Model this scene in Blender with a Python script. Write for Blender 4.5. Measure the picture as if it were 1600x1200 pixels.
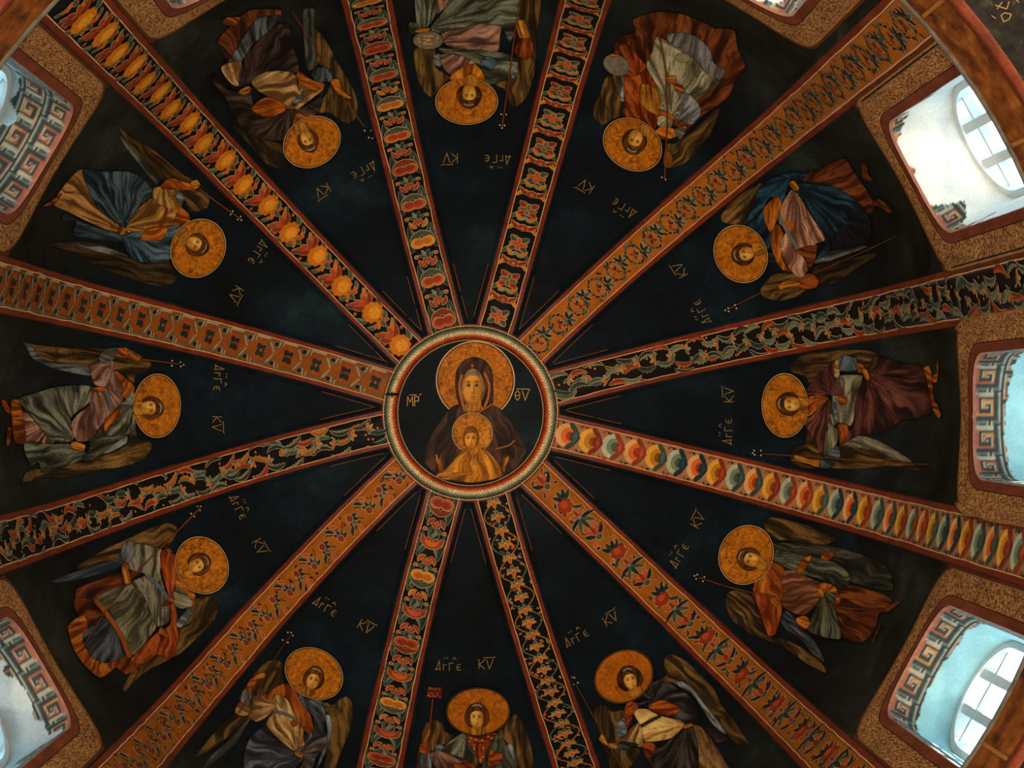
import bpy, math, random
import numpy as np
from mathutils.geometry import delaunay_2d_cdt
from mathutils import Vector
for _o in list(bpy.data.objects): bpy.data.objects.remove(_o)
SC = bpy.context.scene
C = SC.collection
pi = math.pi
# ------------------------------------------------------------------ place constants (metres)
R = 2.3                      # radius of the drum
EYE = 1.5                    # camera height above the church floor
ZS = 3.5 * R                 # dome springing above the camera
BE = 1.33                    # dome rise / radius
ZR = 2.653 * R               # cornice above the camera
FPX = 2500.0                 # focal length in pixels of the 1600 px wide frame
VX, VY = 718.0, 631.0        # where the vertical meets the picture
CX, CY = -17 / 2500 * 4.83 * R, -14 / 2500 * 4.83 * R
# ------------------------------------------------------------------ camera
cam = bpy.data.cameras.new('camera'); camo = bpy.data.objects.new('camera', cam); C.objects.link(camo)
camo.location = (CX, CY, EYE); camo.rotation_euler = (pi, 0, 0)
cam.sensor_width = 36; cam.lens = 36 * FPX / 1600
cam.shift_x = (800 - VX) / 1600; cam.shift_y = (VY - 600) / 1600
cam.clip_start = .05
SC.camera = camo
# ------------------------------------------------------------------ light
wd = bpy.data.worlds.new('sky'); SC.world = wd; wd.use_nodes = True
bg = wd.node_tree.nodes['Background']
bg.inputs[0].default_value = (.40, .78, .95, 1); bg.inputs[1].default_value = 4.5
sun = bpy.data.lights.new('sun', 'SUN'); sun.energy = 45; sun.angle = .05; sun.color = (1, .94, .88)
suno = bpy.data.objects.new('sun', sun); C.objects.link(suno)
suno.rotation_euler = Vector((-.80, .42, -.80)).to_track_quat('-Z', 'Y').to_euler()
SC.view_settings.view_transform = 'Standard'; SC.view_settings.look = 'None'
SC.view_settings.gamma = 1; SC.view_settings.use_curve_mapping = False
SC.view_settings.exposure = 0.0
LAMP_POWER = 1150.0
# ------------------------------------------------------------------ small maths
def lin(c):
    c = np.asarray(c, float) / 255.0
    return np.where(c <= .04045, c / 12.92, ((c + .055) / 1.055) ** 2.4)
def ss(a, b, x):
    t = np.clip((x - a) / (b - a), 0, 1); return t * t * (3 - 2 * t)
def mix(a, b, t):
    t = np.asarray(t)[..., None] if np.ndim(t) else t
    return a * (1 - t) + b * t
def _h(i, j, s):
    v = np.sin(i * 127.1 + j * 311.7 + s * 74.7) * 43758.5453
    return v - np.floor(v)
def vn(x, y, s=0):
    x = np.asarray(x, float); y = np.asarray(y, float)
    i = np.floor(x); j = np.floor(y); u = x - i; v = y - j
    u = u * u * (3 - 2 * u); v = v * v * (3 - 2 * v)
    return ((_h(i, j, s) * (1 - u) + _h(i + 1, j, s) * u) * (1 - v)
            + (_h(i, j + 1, s) * (1 - u) + _h(i + 1, j + 1, s) * u) * v)
def fbm(x, y, s=0):
    return .5 * vn(x, y, s) + .3 * vn(x * 2.1, y * 2.1, s + 3) + .2 * vn(x * 4.3, y * 4.3, s + 7)
# ------------------------------------------------------------------ the dome surface
RIB0 = np.radians([13.4, 43.8, 74.6, 106.0, 136.8, 167.4, 196.8, 225.2, 254.6, 285.6, 315.6, 344.8])
RIBT = np.radians([1.0, 0.0, -3.0, -4.0, -5.5, -6.0, -3.0, 1.0, 2.5, -1.5, 4.0, 3.0])   # the old dome is a little irregular: ribs drift sideways
RIBA = RIB0 + RIBT * .4                                                                 # bearing of each rib on the drum
def bearing(rho): return RIB0 + RIBT * (np.minimum(np.asarray(rho, float), R)[..., None] / R - .6)
WB = .045 * R                # half width of a rib's painted band
WR = .061 * R                # half width of a rib with its red edges
def delta(phi, rho):
    """outward swell of the panels between the ribs, as a share of R"""
    dphi = phi[..., None] - bearing(rho)
    e = rho[..., None] * np.abs(np.sin(dphi)) - WR
    e = np.where(np.cos(dphi) > 0, e, 9.).min(-1)
    w = np.maximum(rho * math.sin(pi / 12) - WR, .004 * R)
    u = np.clip(1 - e / w, 0, 1)
    d = .008 * ss(0, .008 * R, e) + .12 * (w / R) * (1 - u * u)
    return np.where(e > 0, d, 0.)
def hit(P, off=0.):
    """points of the photograph's frame carried along their sight lines on to the dome"""
    P = np.asarray(P, float)
    dx = (P[:, 0] - VX) / FPX; dy = (P[:, 1] - VY) / FPX
    lo = np.full(len(P), .5 * R); hi = np.full(len(P), 5.3 * R)
    for _ in range(36):
        z = (lo + hi) / 2; X = CX + dx * z; Y = CY + dy * z
        rho = np.hypot(X, Y); d = delta(np.arctan2(Y, X), rho) - off / R; h = z - ZS
        v = np.where(h > 0, np.sqrt((rho / R) ** 2 + (h / (BE * R)) ** 2), rho / R) - 1 - d
        lo = np.where(v < 0, z, lo); hi = np.where(v < 0, hi, z)
    return np.stack([X, Y, z + EYE], 1)
# profile by arc length from the crown
_t = np.linspace(0, pi / 2, 2000); _r = R * np.sin(_t); _z = ZS + BE * R * np.cos(_t)
_s = np.concatenate([[0], np.cumsum(np.hypot(np.diff(_r), np.diff(_z)))])
SSP = _s[-1]
PS = np.concatenate([_s, [SSP + 1.2 * R]]); PR = np.concatenate([_r, [R]]); PZ = np.concatenate([_z, [ZS - 1.2 * R]])
SRIM = SSP + (ZS - ZR)
def prof(s): return np.interp(s, PS, PR), np.interp(s, PS, PZ)
def s_of_rho(rho): return float(np.interp(rho, _r, _s))
def swell(phi, rho0, z0, off=0.):
    """surface of the panels: base profile point swollen by delta"""
    rho = rho0.copy()
    for _ in range(4):
        k = 1 + delta(phi, rho) - off / R
        rho = rho0 * k
    h = z0 - ZS
    z = np.where(h > 0, ZS + h * k, z0)
    return np.stack([rho * np.cos(phi), rho * np.sin(phi), z + EYE], -1)
def ribpt(k, s, v, off=0.):
    """rib k: s along from the crown, v across, off towards the room"""
    s = np.asarray(s, float); v = np.asarray(v, float)
    r, z = prof(s); r2, z2 = prof(s + .01)
    tr = r2 - r; tz = z2 - z; L = np.hypot(tr, tz) + 1e-9
    r = r + off * tz / L; z = z - off * tr / L
    q = bearing(r)[..., k]; c, n = np.cos(q), np.sin(q)
    return np.stack([r * c - v * n, r * n + v * c, z + EYE], -1)
# ------------------------------------------------------------------ materials
def nt(name):
    m = bpy.data.materials.new(name); m.use_nodes = True
    t = m.node_tree; b = t.nodes['Principled BSDF']; return m, t, b
def node(t, ty, **kw):
    n = t.nodes.new(ty)
    for k, v in kw.items():
        if k in ('op', 'blend'): setattr(n, 'operation' if k == 'op' else 'blend_type', v)
        elif hasattr(n, k): setattr(n, k, v)
        else: n.inputs[k].default_value = v
    return n
def noise(t, scale, detail=4, rough=.6):
    tc = node(t, 'ShaderNodeNewGeometry')
    n = node(t, 'ShaderNodeTexNoise'); n.inputs['Scale'].default_value = scale
    n.inputs['Detail'].default_value = detail; n.inputs['Roughness'].default_value = rough
    t.links.new(tc.outputs['Position'], n.inputs['Vector']); return n
def ramp(t, src, stops):
    r = node(t, 'ShaderNodeValToRGB'); e = r.color_ramp.elements
    while len(e) < len(stops): e.new(.5)
    for el, (p, c) in zip(e, stops):
        el.position = p; el.color = (*c, 1)
    t.links.new(src, r.inputs[0]); return r
def mult(t, a, b, f=1.):
    m = node(t, 'ShaderNodeMix', data_type='RGBA'); m.blend_type = 'MULTIPLY'; m.inputs[0].default_value = f
    t.links.new(a, m.inputs[6]); t.links.new(b, m.inputs[7]); return m.outputs[2]
def bump(t, b, src, strength, dist=.01):
    n = node(t, 'ShaderNodeBump'); n.inputs['Strength'].default_value = strength; n.inputs['Distance'].default_value = dist
    t.links.new(src, n.inputs['Height']); t.links.new(n.outputs[0], b.inputs['Normal'])
def paint_mat(name, rough=.66, spec=.15, lo=.72, hi=1.12, bs=.25):
    """pigment on plaster: the colour of each brush stroke with mottling and fine relief"""
    m, t, b = nt(name)
    a = node(t, 'ShaderNodeAttribute'); a.attribute_name = 'Col'
    n1 = noise(t, 9, 5); n2 = noise(t, 70, 4, .7)
    r1 = ramp(t, n1.outputs[0], [(.3, (lo, lo, lo)), (.7, (hi, hi, hi))])
    r2 = ramp(t, n2.outputs[0], [(.3, (lo, lo, lo)), (.65, (hi, hi, hi))])
    c = mult(t, mult(t, a.outputs[0], r1.outputs[0]), r2.outputs[0])
    t.links.new(c, b.inputs['Base Color'])
    b.inputs['Roughness'].default_value = rough; b.inputs['Specular IOR Level'].default_value = spec
    bump(t, b, n2.outputs[0], bs, .004)
    return m
def noise_mat(name, stops, scale, rough=.7, spec=.3, bs=.3, detail=6):
    m, t, b = nt(name); n = noise(t, scale, detail)
    r = ramp(t, n.outputs[0], [(p, tuple(lin(c))) for p, c in stops])
    t.links.new(r.outputs[0], b.inputs['Base Color'])
    b.inputs['Roughness'].default_value = rough; b.inputs['Specular IOR Level'].default_value = spec
    bump(t, b, n.outputs[0], bs, .006); return m
M = {}
M['paint'] = paint_mat('fresco_pigment')
M['gloss'] = paint_mat('red_rib_edge_paint', rough=.42, spec=.5, lo=.6, hi=1.2)
M['ornament'] = paint_mat('rib_ornament_pigment', rough=.58, lo=.78, hi=1.1)
M['reveal'] = paint_mat('window_reveal_plaster', rough=.8, spec=.2, lo=.88, hi=1.06)
M['iron'] = noise_mat('dark_iron', [(.3, (8, 7, 6)), (.7, (22, 18, 15))], 60, .5)
M['stone'] = noise_mat('grey_stone_cornice', [(.3, (70, 66, 60)), (.7, (112, 104, 94))], 12, .8)
M['wall'] = noise_mat('warm_plaster', [(.3, (150, 125, 95)), (.7, (185, 160, 128))], 2, .9)
M['floor'] = noise_mat('grey_marble_floor', [(.3, (140, 132, 122)), (.7, (185, 178, 168))], 1.5, .35)
M['frame'] = noise_mat('white_window_paint', [(.3, (196, 204, 206)), (.7, (218, 224, 226))], 8, .6)
M['lampmetal'] = noise_mat('black_lamp_metal', [(.3, (12, 12, 12)), (.7, (25, 25, 25))], 30, .4)
def pane_mat():
    m, t, b = nt('window_glass')
    tr = node(t, 'ShaderNodeBsdfTransparent'); gl = node(t, 'ShaderNodeBsdfGlossy'); gl.inputs['Roughness'].default_value = .05
    tr.inputs[0].default_value = (.94, .98, 1, 1)
    mx = node(t, 'ShaderNodeMixShader'); mx.inputs[0].default_value = .06
    t.links.new(tr.outputs[0], mx.inputs[1]); t.links.new(gl.outputs[0], mx.inputs[2])
    t.links.new(mx.outputs[0], t.nodes['Material Output'].inputs[0]); return m
M['glass'] = pane_mat()
def panel_mat():
    """night-blue ground with thin cloudy scumbles; painted green ground strip low down"""
    m, t, b = nt('night_blue_fresco')
    n1 = noise(t, 1.6, 7, .68); n2 = noise(t, 28, 5, .7)
    r1 = ramp(t, n1.outputs[0], [(.36, tuple(lin((9, 13, 18)))), (.52, tuple(lin((12, 21, 28)))), (.63, tuple(lin((16, 30, 37)))), (.8, tuple(lin((36, 52, 56))))])
    r3 = ramp(t, n1.outputs[0], [(.34, tuple(lin((13, 13, 11)))), (.55, tuple(lin((33, 36, 29)))), (.75, tuple(lin((60, 63, 52))))])
    g = node(t, 'ShaderNodeNewGeometry'); sx = node(t, 'ShaderNodeSeparateXYZ'); t.links.new(g.outputs['Position'], sx.inputs[0])
    mr = node(t, 'ShaderNodeMapRange'); mr.inputs[1].default_value = EYE + ZS + .55 * R; mr.inputs[2].default_value = EYE + ZS - .02 * R
    t.links.new(sx.outputs[2], mr.inputs[0])
    mx = node(t, 'ShaderNodeMix', data_type='RGBA'); t.links.new(mr.outputs[0], mx.inputs[0])
    t.links.new(r1.outputs[0], mx.inputs[6]); t.links.new(r3.outputs[0], mx.inputs[7])
    r2 = ramp(t, n2.outputs[0], [(.3, (.7, .7, .7)), (.62, (1.1, 1.1, 1.1)), (.76, (1.9, 1.8, 1.7))])
    t.links.new(mult(t, mx.outputs[2], r2.outputs[0]), b.inputs['Base Color'])
    b.inputs['Roughness'].default_value = .7; b.inputs['Specular IOR Level'].default_value = .1
    bump(t, b, n2.outputs[0], .35, .004); return m
M['panel'] = panel_mat()
def scroll_mat(name, a, b_, c, scale):
    """dense curling foliage print on the window surrounds and the cornice frieze"""
    m, t, b = nt(name)
    g = node(t, 'ShaderNodeNewGeometry')
    w = node(t, 'ShaderNodeTexWave'); w.inputs['Scale'].default_value = scale; w.inputs['Distortion'].default_value = 14
    w.inputs['Detail'].default_value = 3; w.inputs['Detail Scale'].default_value = 2.2
    t.links.new(g.outputs['Position'], w.inputs['Vector'])
    r = ramp(t, w.outputs[1], [(.15, tuple(lin(a))), (.5, tuple(lin(b_))), (.85, tuple(lin(c)))])
    n = noise(t, 5, 4); r2 = ramp(t, n.outputs[0], [(.3, (.7, .68, .62)), (.7, (1.15, 1.15, 1.15))])
    t.links.new(mult(t, r.outputs[0], r2.outputs[0]), b.inputs['Base Color'])
    b.inputs['Roughness'].default_value = .6
    bump(t, b, w.outputs[1], .25, .004); return m
M['scroll'] = scroll_mat('tan_scroll_surround', (100, 56, 22), (140, 88, 42), (182, 132, 78), 17)
M['frieze'] = noise_mat('orange_frieze', [(.34, (58, 28, 9)), (.47, (112, 58, 16)), (.6, (140, 78, 24)), (.72, (172, 112, 52))], 11, .6)
M['soot'] = noise_mat('sooty_dark_pendentive', [(.35, (20, 20, 22)), (.6, (42, 38, 34)), (.75, (86, 78, 66))], 22, .8)
# ------------------------------------------------------------------ object helpers
def root(name, loc, label=None, cat=None, group=None, kind=None):
    o = bpy.data.objects.new(name, None); C.objects.link(o); o.location = loc; o.empty_display_size = .05
    tag(o, label, cat, group, kind); return o
def tag(o, label=None, cat=None, group=None, kind=None):
    for k, v in (('label', label), ('category', cat), ('group', group), ('kind', kind)):
        if v: o[k] = v
    return o
def rootof(o):
    while o.parent: o = o.parent
    return o
def mk(name, V, Fc, mat, parent=None, vc=None, fc=None, smooth=True, own=False):
    """one mesh object; V world points; vc colours per point or fc per face (linear rgb)"""
    V = np.asarray(V, float)
    if parent is not None: org = np.array(rootof(parent).location)
    elif own: org = V.mean(0)
    else: org = np.zeros(3)
    me = bpy.data.meshes.new(name); me.from_pydata((V - org).tolist(), [], [list(map(int, f)) for f in Fc])
    if vc is not None:
        at = me.color_attributes.new('Col', 'FLOAT_COLOR', 'POINT')
        at.data.foreach_set('color', np.concatenate([vc, np.ones((len(vc), 1))], 1).astype(np.float32).ravel())
    elif fc is not None:
        at = me.color_attributes.new('Col', 'FLOAT_COLOR', 'CORNER')
        n = [len(f) for f in Fc]; cc = np.repeat(np.asarray(fc, float), n, 0)
        at.data.foreach_set('color', np.concatenate([cc, np.ones((len(cc), 1))], 1).astype(np.float32).ravel())
    me.materials.append(M[mat] if isinstance(mat, str) else mat)
    if smooth: me.polygons.foreach_set('use_smooth', [True] * len(me.polygons))
    o = bpy.data.objects.new(name, me); C.objects.link(o)
    if parent is not None: o.parent = parent
    elif own: o.location = org
    return o
def grid_faces(n, m, closed=False):
    f = []
    for i in range(n if closed else n - 1):
        a = i * m; b = ((i + 1) % n) * m
        for j in range(m - 1): f.append((a + j, a + j + 1, b + j + 1, b + j))
    return f
def spline(pts, closed=True, step=3.):
    p = np.asarray(pts, float); n = len(p); out = []
    for i in range(n if closed else n - 1):
        p0 = p[(i - 1) % n] if closed or i > 0 else p[i]
        p1 = p[i]; p2 = p[(i + 1) % n]; p3 = p[(i + 2) % n] if closed or i + 2 < n else p2
        L = np.hypot(*(p2 - p1)); k = max(2, int(L / step))
        d1 = (p2 - p0); d2 = (p3 - p1)
        for d in (d1, d2):
            q = np.hypot(*d)
            if q > 1e-6: d *= min(1., 1.3 * L / q) * .5
        for t in np.arange(k) / k:
            out.append((2*t**3-3*t*t+1)*p1 + (t**3-2*t*t+t)*d1 + (-2*t**3+3*t*t)*p2 + (t**3-t*t)*d2)
    if not closed: out.append(p[-1])
    return np.array(out)
def inside(P, poly):
    x, y = P[:, 0][:, None], P[:, 1][:, None]
    a = poly; b = np.roll(poly, -1, 0)
    c = ((a[:, 1] > y) != (b[:, 1] > y)) & (x < (b[:, 0] - a[:, 0]) * (y - a[:, 1]) / (b[:, 1] - a[:, 1] + 1e-12) + a[:, 0])
    return c.sum(1) % 2 == 1
def edist(P, poly, closed=True):
    a = poly if closed else poly[:-1]; b = np.roll(poly, -1, 0) if closed else poly[1:]
    d = b - a; L2 = (d * d).sum(1) + 1e-12
    best = np.full(len(P), 1e9)
    for i in range(0, len(P), 4000):
        q = P[i:i + 4000, None, :] - a; t = np.clip((q * d).sum(-1) / L2, 0, 1)
        e = q - t[..., None] * d; best[i:i + 4000] = np.sqrt((e * e).sum(-1)).min(1)
    return best
def cdt(pts, edges):
    r = delaunay_2d_cdt([Vector(p) for p in pts.tolist()], edges, [], 0, 1e-5)
    return np.array([tuple(v) for v in r[0]]), np.array([f for f in r[2]], int)
def fill(poly, sp):
    lo = poly.min(0); hi = poly.max(0)
    gx, gy = np.meshgrid(np.arange(lo[0], hi[0], sp), np.arange(lo[1], hi[1], sp * .87))
    gx = gx + (np.arange(gx.shape[0]) % 2)[:, None] * sp / 2
    g = np.stack([gx.ravel(), gy.ravel()], 1)
    if len(g):
        g = g[inside(g, poly)]
        if len(g): g = g[edist(g, poly) > sp * .45]
    n = len(poly); pts = np.concatenate([poly, g]) if len(g) else poly
    v, f = cdt(pts, [(i, (i + 1) % n) for i in range(n)])
    c = v[f].mean(1); f = f[inside(c, poly)]
    # face towards the camera below (frame is y-down)
    a = v[f]; ar = (a[:, 1, 0]-a[:, 0, 0])*(a[:, 2, 1]-a[:, 0, 1]) - (a[:, 1, 1]-a[:, 0, 1])*(a[:, 2, 0]-a[:, 0, 0])
    f[ar > 0] = f[ar > 0][:, ::-1]
    return v, f
# ================================================================== THE SETTING
# ------------------------------------------------------------------ dome shell
GOREM = [(RIBA[k] + ((RIBA[(k + 1) % 12] - RIBA[k]) % (2 * pi)) / 2) for k in range(12)]   # panel k lies between rib k and k+1
WH = .126 * R; ZSP = 3.194 * R; ZSILL = 2.665 * R      # window half width, arch springing, sill (above camera)
XGL = 1.185 * R                                         # distance of the glazing from the axis
tt = np.linspace(0, 2 * pi, 49)[:-1]; rr = np.linspace(0, .245 * R, 8)[1:]
capv = [np.array([[0, 0, ZS + BE * R + EYE]])]
for q in rr:
    z = ZS + BE * R * math.sqrt(1 - (q / R) ** 2); capv.append(np.stack([q * np.cos(tt), q * np.sin(tt), np.full(48, z + EYE)], 1))
capv = np.concatenate(capv)
capf = [(0, 1 + (i + 1) % 48, 1 + i) for i in range(48)]
for j in range(6):
    a = 1 + j * 48; b = a + 48
    capf += [(a + i, a + (i + 1) % 48, b + (i + 1) % 48, b + i) for i in range(48)]
ceiling = mk('ceiling', capv, capf, 'panel')
tag(ceiling, 'dark blue frescoed umbrella dome with twelve ribs meeting at a medallion', None, None, 'structure')
def gore_phi(k, q, rho):
    B = bearing(rho); a = B[..., k]; b = a + (B[..., (k + 1) % 12] - a) % (2 * pi)
    m = np.arcsin(np.clip(.05 * R / rho, 0, .26))
    return (a + m) * (1 - q) / 2 + (b - m) * (1 + q) / 2
def arch(w, n=28, zb=ZSILL, extra=0.):
    """arched outline (a, z): left jamb foot, arch, right jamb foot"""
    th = np.linspace(pi, 0, n)
    jl = [(-w, z) for z in np.linspace(zb, ZSP, 9)[:-1]]
    return np.array(jl + [(w * math.cos(t), ZSP + w * math.sin(t)) for t in th] + [(x * -1, z) for x, z in jl[::-1]])
def on_panel(k, a, z, off=0.):
    a = np.asarray(a, float); z = np.asarray(z, float)
    return swell(GOREM[k] + a / R, np.full(a.shape, R), z, off)
edge = np.array([0, .012, .025, .04, .06, .085])
qs = np.concatenate([-1 + 2 * edge, np.linspace(-.77, .77, 19), 1 - 2 * edge[::-1]])
sst = np.concatenate([np.linspace(s_of_rho(.225 * R), SSP, 80)[:-1], np.linspace(SSP, SRIM + .03 * R, 28)])
gore_panels = []
for k in range(12):
    S, Q = np.meshgrid(sst, qs, indexing='ij')
    g = np.stack([Q.ravel() * .3, S.ravel()], 1)
    # window opening in the same parameters
    ar = arch(WH, zb=ZR - .2 * R)
    ph = GOREM[k] + ar[:, 0] / R
    a0 = gore_phi(k, np.full(len(ar), -1.), np.full(len(ar), R)); a1 = gore_phi(k, np.full(len(ar), 1.), np.full(len(ar), R))
    hq = ((ph - a0) / (a1 - a0) * 2 - 1) * .3; hs = SSP + ZS - ar[:, 1]
    hole = np.stack([hq, hs], 1); hole = hole[hole[:, 1] < SRIM + .025 * R]
    hole[0, 1] = hole[-1, 1] = SRIM + .0251 * R
    g = g[~inside(g, hole) & (edist(g, hole) > .006 * R)]
    n0 = len(g); n = len(hole)
    v, f = cdt(np.concatenate([g, hole]), [(n0 + i, n0 + (i + 1) % n) for i in range(n)])
    c = v[f].mean(1); f = f[~inside(c, hole)]
    rho0, z0 = prof(v[:, 1])
    Vv = swell(gore_phi(k, v[:, 0] / .3, rho0), rho0, z0)
    gore_panels.append(mk('gore_panel', Vv, f, 'panel', ceiling))
# ------------------------------------------------------------------ cornice, frieze, pendentives, walls, floor
def ring(name, prof_rz, mat, n=96, parent=None, fc=None):
    th = np.linspace(0, 2 * pi, n + 1)[:-1]
    V = np.concatenate([np.stack([[r * math.cos(t), r * math.sin(t), z + EYE] for r, z in prof_rz]) for t in th])
    f = grid_faces(n, len(prof_rz), True)
    vc = None if fc is None else np.tile(lin(fc), (len(V), 1))
    return mk(name, V, f, mat, parent, vc=vc)
cornice = ring('trim_13', [(1.08 * R, ZR + .045 * R), (1.0 * R, ZR + .03 * R), (.987 * R, ZR + .008 * R), (.985 * R, ZR), (.9875 * R, ZR - .004 * R), (.991 * R, ZR - .005 * R), (1.08 * R, ZR - .006 * R)], 'stone')
tag(cornice, 'thin grey stone cornice ringing the drum below the windows', None, None, 'structure')
fr = ring('trim_14', [(.990 * R, ZR - .004 * R), (.991 * R, ZR - .075 * R), (.995 * R, ZR - .135 * R)], 'frieze')
tag(fr, 'orange brown foliage frieze under the grey cornice', None, None, 'structure')
ring('border_line', [(.9935 * R, ZR - .126 * R), (.989 * R, ZR - .132 * R), (.992 * R, ZR - .150 * R), (1.0 * R, ZR - .156 * R)], 'gloss', parent=fr, fc=(120, 52, 26))
for i in range(24):                                   # thin light bars dividing the frieze
    a = 2 * pi * (i + .18) / 24
    q = [(a - .0035, ZR - .012 * R), (a + .0035, ZR - .012 * R), (a + .0035, ZR - .128 * R), (a - .0035, ZR - .128 * R)]
    mk('frieze_divider', [[.9885 * R * math.cos(t), .9885 * R * math.sin(t), z + EYE] for t, z in q], [(0, 1, 2, 3)], 'paint', fr, fc=[lin((170, 112, 52))])
pend = ring('wall_pendentive', [(1.0 * R, ZR - .15 * R), (1.05 * R, ZR - .24 * R), (1.16 * R, ZR - .40 * R), (1.4 * R, ZR - .62 * R), (1.95 * R, ZR - .85 * R)], 'soot')
tag(pend, 'sooty dark vault surface with faint gold letters below the frieze', None, None, 'structure')
HB = 1.35 * R; zt = EYE + ZR - .5 * R
for nm, (x0, y0, x1, y1) in {'wall_left': (-HB, HB, -HB, -HB), 'wall_back': (-HB, -HB, HB, -HB), 'wall_right': (HB, -HB, HB, HB), 'wall_front': (HB, HB, -HB, HB)}.items():
    o = mk(nm, [(x0, y0, 0), (x1, y1, 0), (x1, y1, zt), (x0, y0, zt)], [(0, 1, 2, 3)], 'wall', smooth=False)
    tag(o, 'plain warm plaster church wall on the %s side below the dome' % nm[5:], None, None, 'structure')
o = mk('floor', [(-HB, -HB, 0), (HB, -HB, 0), (HB, HB, 0), (-HB, HB, 0)], [(0, 1, 2, 3)], 'floor', smooth=False)
tag(o, 'grey marble church floor far below the dome', None, None, 'structure')
# ------------------------------------------------------------------ windows
WLAB = {0: 'window at lower right with blue panes and a greek key soffit', 11: 'window at right edge with plaster soffit tinted pale blue by painted-in daylight',
        10: 'window at upper right with blown out white plaster soffit and arched frame', 9: 'window at top edge beside the red cloaked angel',
        7: 'window at top left edge above the purple cloaked angel', 6: 'window at upper left with red and green key pattern below blue sky',
        1: 'window below the black cloaked angel, beyond the lower edge', 2: 'window below the tablet bearing angel, beyond the lower edge', 3: 'window below the slate skirted angel, beyond the lower edge', 8: 'window above the orb bearing angel, beyond the upper edge',
        4: 'window at lower left with large bare plaster patch', 5: 'window at left edge behind the green robed angel'}
COVER = {11: (.44, .10, 0.), 0: (.42, .06, 0.), 10: (.20, .55, 1.), 9: (.20, .5, 2.), 7: (.25, .5, 3.), 6: (.74, .45, 4.), 4: (.40, .55, 5.)}
KEY = ["..........",  # greek key tile, one char per cell
       "RRRRRRR.GG", "R.....R.G.", "R.RRR.R.G.", "R.R.R.R.GG", "R.R...R...", "R.RRRRR.GG", "........G.", "GGGGGGGGG."]
KEYA = np.array([[{'.': 0, 'R': 1, 'G': 2}[c] for c in r] for r in KEY])
def key_color(l, d, seed):
    """greek key fresco: l along the arch, d into the wall, both in metres"""
    cell = .0068 * R
    i = np.floor(d / cell).astype(int); j = np.floor(l / cell).astype(int)
    t = KEYA[i % 9, (j + (i // 9) * 5) % 10]
    fu = d / cell - i; fv = l / cell - j
    red = lin((150, 84, 62)); grn = lin((92, 104, 98)); drk = lin((52, 56, 54)); cre = lin((160, 148, 126))
    c = np.where((t == 1)[:, None], red, np.where((t == 2)[:, None], grn, drk))
    alt = vn(l / .09, d / .09, seed + 5)
    c = np.where(((t == 1) & (alt > .66))[:, None], lin((178, 118, 62)), c)
    e = np.minimum(np.minimum(fu, 1 - fu), np.minimum(fv, 1 - fv))
    nb = np.zeros(len(l), bool)
    for di, dj, m in ((1, 0, fu > .78), (-1, 0, fu < .22), (0, 1, fv > .78), (0, -1, fv < .22)):
        tn = KEYA[(i + di) % 9, (j + dj + ((i + di) // 9) * 5) % 10]; nb |= m & (tn != t)
    return np.where((nb & (t > 0))[:, None], cre, c) * (.62 + .7 * fbm(l / .03, d / .03, seed))[:, None]
def strip2(name, k, w0, w1, mat, parent, off, col=None, n=40, cross=2, own=False):
    a0 = arch(w0, n, ZR - .01 * R); a1 = arch(w1, n, ZR - .01 * R)
    V = []
    for j in range(cross):
        t = j / (cross - 1); m = a0 * (1 - t) + a1 * t; V.append(on_panel(k, m[:, 0], m[:, 1], off))
    V = np.stack(V, 1).reshape(-1, 3)
    vc = None if col is None else np.tile(lin(col), (len(V), 1)) * (.8 + .4 * np.random.RandomState(k).rand(len(V), 1))
    return mk(name, V, [f[::-1] for f in grid_faces(len(a0), cross)], mat, parent, vc=vc)
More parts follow.
